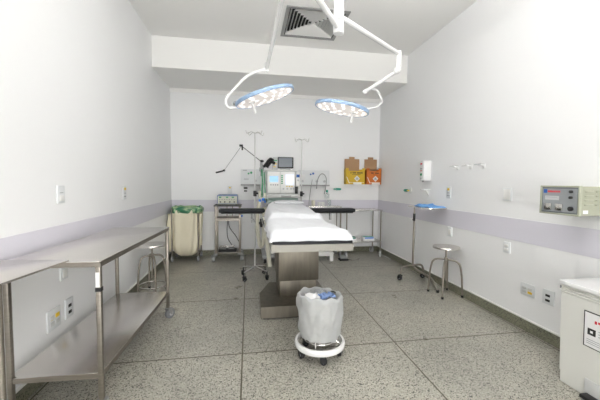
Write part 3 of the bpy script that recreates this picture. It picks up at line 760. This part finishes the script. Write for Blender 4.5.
m = MB(); m.grid(bagf(.212, .205, .845, .065, .05, 2, 2.0), 40, 96, wrap=True)
o = build('laundry_bag', m, CREAM, None, loc=(hcx, hcy, .5), sharp=180); tag(o, 'cream canvas laundry bag hanging inside the corner hamper frame', 'laundry bag')
def ear(u, v):
    a = v * 2 * PI
    r = .020 + .012 * math.sin(u * PI) + .004 * math.sin(5 * a + u * 6)
    return (max(XL + .008, hx0 - .035 + r * 1.5 * math.cos(a)), hy0 + .05 + .09 * math.sin(a) * math.sin(u * PI + .2), .77 - .60 * u + .01 * math.sin(a))
m = MB(); m.grid(ear, 24, 24, wrap=True); build('bag_side_fold', m, CREAM, o, sharp=180)
def ear2(u, v):
    a = v * 2 * PI; r = .018 + .008 * math.sin(u * PI) + .003 * math.sin(5 * a + u * 6)
    return (hx1 + .032 + r * math.cos(a), hy0 + .07 + .08 * math.sin(a) * math.sin(u * PI + .2), .78 - .52 * u + .01 * math.sin(a))
m = MB(); m.grid(ear2, 24, 24, wrap=True); build('bag_side_fold', m, CREAM, o, sharp=180)
def green(u, v):
    a = v * 2 * PI; ca, sa = math.cos(a), math.sin(a); p = .55
    ex = abs(ca) ** p * (1 if ca >= 0 else -1); ey = abs(sa) ** p * (1 if sa >= 0 else -1)
    prof = [(.80, .82), (.92, .875), (1.0, .893), (1.10, .885), (1.15, .86), (1.14, .82), (1.10, .795)]
    q = u * (len(prof) - 1); i = min(int(q), len(prof) - 2); f = q - i
    k = prof[i][0] * (1 - f) + prof[i + 1][0] * f; z = prof[i][1] * (1 - f) + prof[i + 1][1] * f
    w = 1 + .02 * math.sin(a * 13 + u * 5) + .05 * noise.noise(V((ca * 3, sa * 3, u * 2)))
    return (hcx + .012 + .212 * ex * k * w, hcy - .005 + .185 * ey * k * min(w, 1.02), z + .014 * noise.noise(V((ca * 4, sa * 4, 3))) + .006 * math.sin(a * 10))
m = MB(); m.grid(green, 20, 110, wrap=True)
o = build('green_liner', m, GREENB, None, loc=(hcx, hcy, .85), sharp=180, thick=.003); tag(o, 'green plastic liner folded over the top rim of the corner hamper', 'liner')

# ------------------------------------------------------------------ electrosurgery cart
t = thing('equipment_cart', 'narrow steel equipment cart by the back wall carrying the small generator', 'trolley', (-.335, 5.36, 0))
cx0, cx1, cy0, cy1 = -.545, -.125, 5.20, 5.52
build('top', MB().box(cx0 - .01, cx1 + .01, cy0 - .01, cy1, .905, .925, .003), mat('dark_cart_top', (.06, .06, .062), .5), t)
build('shelf', MB().box(cx0, cx1, cy0, cy1, .70, .715, .002).box(cx0 + .01, cx1 - .01, cy0 - .004, cy0 + .004, .672, .6995), STEEL, t)
build('shelf', MB().box(cx0, cx1, cy0, cy1, .135, .150, .002), STEEL, t)
for (x, y) in ((cx0 + .018, cy0 + .02), (cx1 - .018, cy0 + .02), (cx0 + .018, cy1 - .02), (cx1 - .018, cy1 - .02)):
    m = MB(); m.box(x - .016, x + .016, y - .012, y + .012, .12, .905, .003); build('leg', m, STEEL, t)
for (x, y) in ((cx0 - .02, cy0 - .0), (cx1 + .02, cy0 - .0), (cx0 - .01, cy1), (cx1 + .01, cy1)):
    build('outrigger', MB().box(min(x, (cx0 + cx1) / 2) if x < -.3 else cx1 - .05, cx0 + .05 if x < -.3 else x + .015, y - .015, y + .015, .110, .134, .003), ALU, t)
    caster(t, x, y, .050, .042, .115, GREYP, GREYP, .3)
build('cable_post', MB().box(-.36, -.345, 5.3, 5.315, .716, .905).box(-.27, -.255, 5.3, 5.315, .716, .905), STEEL, t)
build('side_fitting', MB().cyl((cx1 + .0, 5.3, .74), (cx1 + .03, 5.3, .74), .014), CBLUE, t)
t = thing('electrosurgical_unit', 'small cream generator with blue edging on top of the narrow cart', 'medical device', (-.34, 5.33, .926))
ux0, ux1, uy0, uy1 = -.50, -.175, 5.20, 5.46
build('housing', MB().box(ux0, ux1, uy0, uy1, .94, 1.09, .008), mat('cream_enamel', (.62, .63, .52), .4), t)
build('feet', MB().box(ux0 + .01, ux0 + .04, uy0 + .02, uy1 - .02, .926, .94).box(ux1 - .04, ux1 - .01, uy0 + .02, uy1 - .02, .926, .94), BLACK, t)
build('blue_edging', MB().box(ux0, ux1, uy0 - .003, uy0 - .0005, 1.075, 1.086).box(ux0, ux0 + .008, uy0 - .003, uy0 - .0005, .95, 1.075).box(ux1 - .008, ux1, uy0 - .003, uy0 - .0005, .95, 1.075).box(ux0 + .02, ux1 - .02, uy0 - .003, uy0 - .0005, .953, .958).box(ux0 + .01, ux1 - .01, uy0 + .02, uy1 - .02, 1.0905, 1.094), BLUE, t)
m = MB()
for xx in (-.47, -.36, -.27): m.box(xx, xx + .035, uy0 - .004, uy0 - .0005, 1.045, 1.065)
build('green_displays', m, GRN, t)
m = MB()
for i in range(7): m.box(-.47 + i * .038, -.45 + i * .038, uy0 - .004, uy0 - .0005, 1.01, 1.025)
build('keys', m, GREYP, t)
m = MB()
for xx in (-.45, -.38, -.30, -.23): m.cyl((xx, uy0, .98), (xx, uy0 - .015, .98), .012)
build('sockets', m, BLACK, t)
t = thing('foot_switch', 'dark double foot switch stored on the bottom shelf of the narrow cart', 'foot switch', (-.35, 5.3, .151))
build('base', MB().box(-.49, -.20, 5.22, 5.42, .151, .18, .008), BLACK, t)
for x in (-.42, -.28): build('pedal', MB().box(-.05, .05, -.06, .06, -.012, .012, .008, M=Matrix.Translation((x, 5.31, .215)) @ Matrix.Rotation(.25, 4, 'X')), ALU, t)
build('handle', MB().tube(fillet([(-.47, 5.25, .18), (-.47, 5.23, .25), (-.23, 5.23, .25), (-.23, 5.25, .18)], .03), .007), CHROME, t)
for j, (p, lb) in enumerate([([(-.34, 5.30, .70), (-.35, 5.26, .50), (-.33, 5.25, .36), (-.26, 5.28, .24), (-.25, 5.3, .20)], 'black cable hanging nearly straight under the middle shelf of the cart'),
              ([(-.33, 5.32, .70), (-.31, 5.26, .56), (-.20, 5.25, .40), (-.14, 5.27, .26), (-.16, 5.32, .17)], 'black cable slanting right under the middle shelf of the cart')]):
    o = build('power_cable', MB().tube(spline(p), .006, 8), BLACK, None, loc=p[0]); tag(o, lb, 'cable')

# ------------------------------------------------------------------ left trolleys
t = thing('instrument_trolley', 'long two-shelf stainless steel trolley along the left wall', 'trolley', (-1.02, 2.44, 0))
ax0, ax1, ay0, ay1, az = -1.235, -.755, 1.795, 3.095, .875
m = MB(); m.box(ax0, ax1, ay0, ay1, az - .004, az, .001)
build('top', m, STEELT, t)
m = MB()
m.box(ax0, ax1, ay0, ay0 + .003, az - .030, az - .004).box(ax0, ax1, ay1 - .003, ay1, az - .030, az - .004).box(ax1 - .003, ax1, ay0 + .003, ay1 - .003, az - .030, az - .004).box(ax0, ax0 + .003, ay0 + .003, ay1 - .003, az - .030, az - .004)
build('top_edge', m, STEEL, t)
m = MB(); zs = .262
m.box(ax0 + .01, ax1 - .012, ay0 + .01, ay1 - .01, zs - .004, zs, .001)
build('shelf', m, STEELT, t)
m = MB()
m.box(ax0 + .01, ax1 - .012, ay0 + .01, ay0 + .013, zs - .032, zs - .004).box(ax1 - .015, ax1 - .012, ay0 + .013, ay1 - .01, zs - .032, zs - .004)
build('shelf_edge', m, STEEL, t)
for k, (x, y) in enumerate(((ax1 - .017, ay0 + .017), (ax1 - .017, ay1 - .017), (ax0 + .02, ay0 + .017), (ax0 + .02, ay1 - .017))):
    build('leg', MB().box(x - .013, x + .013, y - .013, y + .013, .11, az - .004, .004), STEEL, t)
    caster(t, x, y, .048, .036, .112, ALU, CASTG, -.5 if y > 2 else .2)
l1 = build('paper_tag', MB().box(ax1 - .027, ax1 - .007, ay0 + .0015, ay0 + .003, .735, .815), PAPER, t)
build('black_band', MB().box(ax1 - .031, ax1 - .003, ay0 + .003, ay0 + .032, .71, .732), BLACK, t)
t.rotation_euler.z = -.03
t = thing('side_stand', 'small steel cantilever table touching the near end of the long trolley', 'table', (-1.12, 1.6, 0))
sx0, sx1, sy0, sy1, sz = -1.27, -.95, 1.415, 1.81, .889
m = MB(); m.box(sx0, sx1, sy0, sy1, sz - .004, sz, .001).box(sx0, sx1, sy0, sy0 + .003, sz - .010, sz - .004).box(sx1 - .003, sx1, sy0 + .003, sy1, sz - .010, sz - .004).box(sx0, sx1 - .003, sy1 - .003, sy1, sz - .010, sz - .004)
build('top', m, STEELT, t)
for x in (sx0 + .03, sx1 - .014):
    build('leg', MB().cyl((x, sy0 + .015, .035), (x, sy0 + .015, sz - .004), .013), STEEL, t)
    build('foot', MB().box(x - .014, x + .014, sy0, sy1 - .02, .0, .035, .004), STEEL, t)
t.rotation_euler.z = -.14

# ------------------------------------------------------------------ stools
def stool(x, y, zs, r, label, spread, ring, a0, legtop):
    t = thing('revolving_stool', label, 'stool', (x, y, 0), 'round steel revolving stools')
    build('seat', MB().lathe([(0, zs - .025), (r * .97, zs - .025), (r, zs - .02), (r, zs - .004), (r * .98, zs), (0, zs)], (x, y, 0), 48), STEELT, t)
    build('screw_column', MB().cyl((x, y, .17), (x, y, zs - .025), .011, seg=14), STEEL, t)
    build('hub', MB().cyl((x, y, legtop - .03), (x, y, legtop + .02), .02, seg=16, bev=.003), STEEL, t)
    for k in range(4):
        a = a0 + k * PI / 2; d = V((math.cos(a), math.sin(a), 0)); p = V((x, y, 0))
        m = MB(); m.tube(fillet([p + d * .015 + V((0, 0, legtop)), p + d * (spread - .03) + V((0, 0, legtop - .01)), p + d * spread + V((0, 0, legtop - .16)), p + d * (spread + .012) + V((0, 0, .02))], .09, 8), .0105, 12)
        l = build('leg', m, STEEL, t)
        q = p + d * (spread + .012)
        build('rubber_foot', MB().cyl((q.x, q.y, 0), (q.x, q.y, .025), .014), BLACK, l)
    if ring:
        build('foot_ring', MB().tube([(x + (spread + .001) * math.cos(k * PI / 20), y + (spread + .001) * math.sin(k * PI / 20), ring) for k in range(40)], .008, 10, closed=True), CHROME, t)
stool(2.29, 3.315, .575, .148, 'round steel stool against the right wall beside the instrument stand', .172, 0, PI / 4 + .06, .42)
stool(-1.115, 3.86, .572, .158, 'round steel stool with foot ring behind the long left trolley', .145, .085, .5, .44)

# ------------------------------------------------------------------ mayo stand
t = thing('mayo_stand', 'steel overbed instrument stand with a thin tray by the right wall', 'instrument stand', (2.19, 3.95, 0))
mx_, my_ = 2.22, 3.93
build('tray', MB().prism([(2.268 + (.165 * (abs(math.cos(a)) ** .5) * (1 if math.cos(a) > 0 else -1)), 3.72 + (.265 * (abs(math.sin(a)) ** .5) * (1 if math.sin(a) > 0 else -1)), .996) for a in [k * PI / 20 for k in range(40)]], (0, 0, .012)), STEELT, t)
build('tray_support', MB().tube([(mx_, my_, .987), (2.27, 3.55, .987)], .008, 8), STEEL, t)
build('post', MB().cyl((mx_, my_, .19), (mx_, my_, .83), .0135).cyl((mx_, my_, .83), (mx_, my_, .995), .010), STEEL, t)
build('height_clamp', MB().cyl((mx_, my_, .80), (mx_, my_, .90), .017, bev=.002).cyl((mx_, my_, .82), (mx_ - .03, my_ - .02, .82), .007), BLACK, t)
m = MB(); m.tube(fillet([(2.025, 3.89, .085), (2.045, 3.90, .18), (2.22, 3.93, .19), (2.37, 3.95, .19), (2.395, 3.95, .085)], .09, 8), .013, 12); build('base_bar', m, STEEL, t)
m = MB(); m.tube(fillet([(2.22, 3.93, .19), (2.225, 3.84, .15), (2.237, 3.50, .14), (2.24, 3.38, .02)], .09, 8), .013, 12); build('front_leg', m, STEEL, t)
build('rubber_foot', MB().cyl((2.24, 3.38, 0), (2.24, 3.38, .03), .017), BLACK, t)
caster(t, 2.025, 3.89, .032, .03, .09, BLACK, BLACK, .4); caster(t, 2.395, 3.95, .032, .025, .09, BLACK, BLACK, PI / 2)
# blue drape
def drape(u, v):
    x = 2.155 + .225 * u; y = 3.475 + .36 * v
    z = 1.0085 + .015 + .010 * noise.noise(V((x * 18, y * 14, 0))) + .014 * math.exp(-((v - .78) / .12) ** 2) * (1 + .25 * math.sin(u * 9))
    e = min(u, 1 - u, v, 1 - v)
    if e < .06: z = 1.011 + (z - 1.011) * (e / .06) ** .5
    return (x + .01 * math.sin(v * 9), y + .008 * math.sin(u * 11), z)
m = MB(); m.grid(drape, 30, 40)
o = build('surgical_drape', m, BLUEC, None, loc=(2.25, 3.7, .99), sharp=180, thick=.003); tag(o, 'crumpled blue surgical drape lying on the overbed instrument stand tray', 'drape')

# ------------------------------------------------------------------ right wall fittings
def wplate(name, label, cat, side, y0, y1, z0, z1, depth=.012, m0=PLATE):
    x = XR if side > 0 else XL; s = -side
    t = thing(name, label, cat, (x, (y0 + y1) / 2, (z0 + z1) / 2))
    def bx_(y0, y1, z0, z1, d0, d1, bev=0):
        a, b_ = sorted((x + s * d0, x + s * d1)); return MB().box(a, b_, y0, y1, z0, z1, bev)
    build('plate', bx_(y0, y1, z0, z1, 0, depth, .003), m0, t)
    return t, bx_
def switch(label, side, y0, y1, z0, z1, rock):
    t, b_ = wplate('light_switch', label, 'light switch', side, y0, y1, z0, z1)
    for (u0, u1, w0, w1) in rock:
        build('rocker', b_(y0 + (y1 - y0) * u0, y0 + (y1 - y0) * u1, z0 + (z1 - z0) * w0, z0 + (z1 - z0) * w1, .012, .017, .002), WPL, t)
    return t, b_
switch('blank white wall plate on the right wall above the lavender band', 1, 2.585, 2.685, 1.148, 1.268, [(.12, .88, .1, .9)])
switch('small white wall plate on the right wall below the lavender band', 1, 2.575, 2.655, .648, .752, [(.2, .8, .2, .45), (.2, .8, .55, .8)])
t, b_ = switch('white light switch on the left wall above the long trolley', -1, 2.40, 2.485, 1.142, 1.265, [(.2, .8, .12, .45)])
build('dark_slot', b_(2.42, 2.46, 1.212, 1.217, .012, .014), GREYP, t)
switch('small white wall plate under the top of the long left trolley', -1, 2.405, 2.495, .595, .688, [(.2, .8, .2, .8)])
t, b_ = switch('small pale wall plate behind the round steel stool, under the lavender band', 1, 3.44, 3.52, .66, .775, [(.2, .8, .2, .8)])
def sock(label, side, y0, y1, z0, z1, yellow):
    t, b_ = wplate('power_socket', label, 'power socket', side, y0, y1, z0, z1)
    W = y1 - y0; Hh = z1 - z0
    if yellow:
        for i in range(2):
            for j in range(2):
                build('outlet', b_(y0 + W * (.14 + .42 * i), y0 + W * (.44 + .42 * i), z0 + Hh * (.22 + .30 * j), z0 + Hh * (.42 + .30 * j), .012, .016, .002), YMARK if (i == (1 if side < 0 else 0) and j == (1 if side < 0 else 0)) else OFFW, t)
        build('orange_mark', b_(y0 + W * .2, y0 + W * .38, z0 + Hh * .5, z0 + Hh * .54, .012, .014), YMARK, t)
    else:
        for j in range(2):
            build('outlet', b_(y0 + W * .3, y0 + W * .7, z0 + Hh * (.2 + .34 * j), z0 + Hh * (.36 + .34 * j), .012, .015, .002), BLACK, t)
sock('four-way power socket with yellow outlet low on the right wall', 1, 2.30, 2.44, .318, .425, True)
sock('two-outlet power socket low on the right wall beside the white bin', 1, 2.125, 2.225, .315, .435, False)
sock('four-way power socket with yellow outlet low on the left wall', -1, 2.245, 2.39, .295, .435, True)
sock('two-outlet power socket low on the left wall under the long trolley', -1, 2.45, 2.55, .300, .440, False)
def gasplate(label, side, y0, y1, z0, z1):
    t, b_ = wplate('nurse_call_plate', label, 'wall plate', side, y0, y1, z0, z1, .01)
    ym = (y0 + y1) / 2
    build('yellow_button', b_(ym - .02, ym + .02, z1 - .045, z1 - .018, .01, .015, .002), YMARK, t)
    build('printed_line', b_(ym - .025, ym + .025, z0 + .03, z0 + .038, .01, .0115), GMARK, t)
    build('printed_line', b_(ym - .02, ym + .02, z0 + .065, z0 + .071, .01, .0115), GMARK, t)
gasplate('narrow white wall plate with yellow button on the right wall beside the drape', 1, 3.49, 3.57, 1.125, 1.27)
gasplate('narrow white wall plate with yellow button near the far end of the left wall', -1, 3.55, 3.635, 1.105, 1.25)
t = thing('wall_plate', 'tiny white plate with yellow top on the back wall above the cream generator', 'wall plate', (-.32, YB, 1.19))
build('plate', MB().box(-.365, -.285, YB - .01, YB, 1.10, 1.235, .003), PLATE, t)
build('yellow_button', MB().box(-.34, -.31, YB - .015, YB - .0105, 1.19, 1.215, .002), YMARK, t)

# soap dispenser
t = thing('soap_dispenser', 'tall white dispenser with red and green stickers on the right wall', 'dispenser', (XR, 4.02, 1.33))
build('housing', MB().box(2.335, XR, 3.925, 4.02, 1.345, 1.615, .012, seg=3), WEN, t)
build('nozzle', MB().cyl((2.36, 3.98, 1.345), (2.36, 3.98, 1.325), .014), GREYP, t)
for z0, z1, mm in ((1.565, 1.585, RED), (1.50, 1.515, GMARK), (1.475, 1.485, RED), (1.415, 1.445, GRN), (1.375, 1.382, GMARK)):
    build('sticker', MB().box(2.3325, 2.3345, 3.965, 4.01, z0, z1), mm, t)
t = thing('soap_shelf', 'small white bracket shelf below the tall white dispenser', 'bracket', (XR, 3.98, 1.21))
build('plate', MB().box(2.35, XR, 3.93, 4.03, 1.215, 1.228, .003), WEN, t)
build('bracket', MB().prism([(XR, 3.97, 1.215), (2.40, 3.97, 1.215), (XR, 3.97, 1.14)], (0, .015, 0)), WEN, t)
# coat hooks
for y, lb, mm in ((3.38, 'leftmost of the three white hooks on the right wall', WEN), (3.16, 'middle of the three white hooks on the right wall', WEN), (2.965, 'rightmost of the three wall hooks, with a grey shaded bar', LGREY)):
    t = thing('wall_hook', lb, 'hook', (XR, y, 1.5), 'hooks on the right wall')
    build('base_plate', MB().box(XR - .008, XR, y - .02, y + .02, 1.47, 1.525, .002), WEN, t)
    build('peg', MB().tube(fillet([(XR - .008, y, 1.505), (XR - .07, y, 1.508), (XR - .075, y, 1.518)], .01), .007, 10), WEN, t)
    build('crossbar', MB().tube([(XR - .07, y - .035, 1.512), (XR - .07, y + .055, 1.512)], .007, 8), mm, t)

# control box
t = thing('control_box', 'beige lamp control box with knobs mounted on the right wall', 'control box', (2.32, 1.92, 1.19))
qx, qy0, qy1, qz0, qz1 = 2.205, 1.78, 2.072, 1.088, 1.297
build('case', MB().box(qx + .02, XR, qy0 + .006, qy1 - .006, qz0 + .004, qz1 - .004, .004), BEIGE, t)
m = MB()
m.box(qx, qx + .02, qy0, qy1, qz0, qz0 + .012, .002).box(qx, qx + .02, qy0, qy1, qz1 - .012, qz1, .002).box(qx, qx + .02, qy0, qy0 + .012, qz0 + .012, qz1 - .012, .002).box(qx, qx + .02, qy1 - .012, qy1, qz0 + .012, qz1 - .012, .002)
build('bezel', m, BEIGE, t)
pn = build('front_panel', MB().box(qx + .006, qx + .012, qy0 + .012, qy1 - .012, qz0 + .012, qz1 - .012), FRAMEG, t)
W = qy1 - qy0 - .024; Hh = qz1 - qz0 - .024
def pp(u0, u1, v0, v1, d0, d1, bev=0):   # u from the far (left in view) end, v from the bottom
    return MB().box(qx + .006 - d1, qx + .006 - d0, qy1 - .012 - W * u1, qy1 - .012 - W * u0, qz0 + .012 + Hh * v0, qz0 + .012 + Hh * v1, bev)
build('face_sheet', pp(.03, .97, .05, .95, 0, .0015), PANELG, pn)
build('logo', pp(.05, .155, .77, .92, .0016, .0025), BLUE, pn)
m = MB(); random.seed(5); u = .17
while u < .50:
    w = random.uniform(.018, .028); q = pp(u, u + w, .80, .87, .0016, .0024); m.bm.from_mesh((lambda me: (q.bm.to_mesh(me), me)[1])(bpy.data.meshes.new('q'))); u += w + .008
build('red_lettering', m, RED, pn)
build('rating_plate', pp(.10, .50, .50, .66, .0016, .0024), LGREY, pn)
build('rating_lines', pp(.13, .44, .60, .615, .0025, .003), GMARK, pn)
for u in (.10, .41):
    s_ = build('socket_plate', pp(u, u + .2, .10, .36, .0016, .008, .002), CHROME, pn)
    yc = qy1 - .012 - W * (u + .1); zc = qz0 + .012 + Hh * .22
    build('toggle', MB().cyl((qx - .002, yc, zc), (qx - .028, yc - .006, zc - .006), .008), CHROME, s_)
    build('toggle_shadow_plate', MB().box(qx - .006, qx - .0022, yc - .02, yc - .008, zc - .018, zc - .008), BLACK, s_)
for u, v, r in ((.83, .84, .010), (.83, .62, .010), (.84, .2, .016)):
    yc = qy1 - .012 - W * u; zc = qz0 + .012 + Hh * v
    build('knob', MB().cyl((qx + .0045, yc, zc), (qx - .012, yc, zc), r, seg=20, bev=.002), BLACK, pn)
for k in range(4):
    z = qz0 + .075 + k * .030
    build('louvre', MB().box(2.25, 2.32, qy0 - .002, qy0 + .0055, z, z + .010, .002).box(2.34, 2.41, qy0 - .002, qy0 + .0055, z, z + .010, .002), BEIGE, t)
build('side_label', MB().box(2.245, 2.285, qy0 + .004, qy0 + .0055, qz0 + .018, qz0 + .042), PAPER, t)

# ------------------------------------------------------------------ white lidded bin
t = thing('waste_bin', 'large white lidded plastic bin at the right wall with a framed label', 'bin', (2.25, 1.4, 0))
gx0, gx1, gy0, gy1, gh = 2.035, 2.42, 1.12, 1.73, .640
m = MB()
bot = [(gx0 + .02, gy0, .0), (gx1, gy0, 0), (gx1, gy1 - .008, 0), (gx0 + .02, gy1 - .008, 0)]
def ringb(z, a): return [(gx0 + .020 - a, gy0 - a * .4, z), (gx1, gy0 - a * .4, z), (gx1, gy1 - .012 + a * .4, z), (gx0 + .020 - a, gy1 - .012 + a * .4, z)]
lv = [ringb(0, 0), ringb(.075, .001), ringb(.078, .006), ringb(.60, .018)]
rs = [[m.bm.verts.new(p) for p in r] for r in lv]
for a, b_ in zip(rs, rs[1:]):
    for k in range(4): m.bm.faces.new((a[k], a[(k + 1) % 4], b_[(k + 1) % 4], b_[k]))
m.bm.faces.new(rs[0]); m.bm.faces.new(rs[-1])
build('body', m, mat('bin_plastic', (.70, .70, .66), .4), t)
BINW = bpy.data.materials['bin_plastic']
m = MB()
for k, z in enumerate((.602, .618, .634)):
    m.box(gx0 - .004 + k * .002, gx1, gy0 - .01, gy1 - .004 + k * .001, z, z + .015, .005, seg=3)
build('rim', m, BINW, t)
build('lid', MB().box(gx0 - .012, gx1 + .008, gy0 - .02, gy1 + .006, .651, .680, .008, seg=3), WEN, t)
build('blue_tab', MB().box(gx0 - .008, gx0 + .012, gy1 - .0035, gy1 - .0015, .625, .645), GREYP, t, label='small dark blue tab under the lid corner')
build('lid_mark', MB().box(2.17, 2.26, 1.50, 1.56, .6802, .6812), BLUE, t)
sg = build('framed_label', MB().prism([(gx0 + .0045, 1.24, .32), (gx0 + .0045, 1.575, .32), (gx0 - .001, 1.575, .54), (gx0 - .001, 1.24, .54)], (-.002, 0, 0)), BMARK, t)
def sl(y0, y1, z0, z1, d=.0025):
    f = lambda z: gx0 + .0045 - .0055 * (z - .32) / .22 - d
    return [(f(z0), y0, z0), (f(z0), y1, z0), (f(z1), y1, z1), (f(z1), y0, z1)]
build('label_paper', MB().prism(sl(1.247, 1.568, .326, .534), (-.001, 0, 0)), PAPER, sg)
build('label_icon', MB().prism(sl(1.505, 1.55, .40, .44, .0036), (-.001, 0, 0)), BMARK, sg)
build('label_icon_centre', MB().prism(sl(1.52, 1.535, .413, .427, .0047), (-.0005, 0, 0)), PAPER, sg)
m = MB()
for i in range(9): m.prism(sl(1.50 - i * .018, 1.512 - i * .018, .478 + .006 * math.sin(i * 2), .496 + .005 * math.sin(i * 3), .0036), (-.001, 0, 0))
build('red_lettering', m, RED, sg)
m = MB()
for i in range(3): m.prism(sl(1.33, 1.555, .345 + i * .012, .348 + i * .012, .0036), (-.001, 0, 0))
for i in range(3): m.prism(sl(1.33, 1.49, .405 + i * .016, .409 + i * .016, .0036), (-.001, 0, 0))
build('printed_lines', m, GMARK, sg)
build('pedal', MB().box(gx0 - .045, gx0 + .012, 1.36, 1.545, .012, .035, .006), BLACK, t)
build('pedal_recess', MB().box(gx0 + .008, gx0 + .0185, 1.30, 1.56, .0, .12, .004), OFFW, t)

# ------------------------------------------------------------------ camera, world
f, yaw, pitch, roll = 313.46, .1629, .0547, .0094
fw = V((math.sin(yaw) * math.cos(pitch), math.cos(yaw) * math.cos(pitch), -math.sin(pitch)))
r = fw.cross(V((0, 0, 1))).normalized(); u = r.cross(fw)
cr, sr = math.cos(roll), math.sin(roll)
r2 = cr * r + sr * u; u2 = -sr * r + cr * u
cam = bpy.data.cameras.new('camera'); co = bpy.data.objects.new('camera', cam); C.objects.link(co)
co.matrix_world = Matrix(((r2.x, u2.x, -fw.x, 0), (r2.y, u2.y, -fw.y, 0), (r2.z, u2.z, -fw.z, 1.3), (0, 0, 0, 1)))
cam.sensor_width = 36; cam.lens = f * 36 / 600; cam.clip_start = .05
S.camera = co
w = bpy.data.worlds.new('world'); S.world = w; w.use_nodes = True
w.node_tree.nodes['Background'].inputs[0].default_value = (.8, .85, .9, 1); w.node_tree.nodes['Background'].inputs[1].default_value = .3
S.view_settings.view_transform = 'Standard'; S.view_settings.look = 'None'; S.view_settings.gamma = 1; S.view_settings.exposure = 0.03
S.view_settings.use_curve_mapping = False
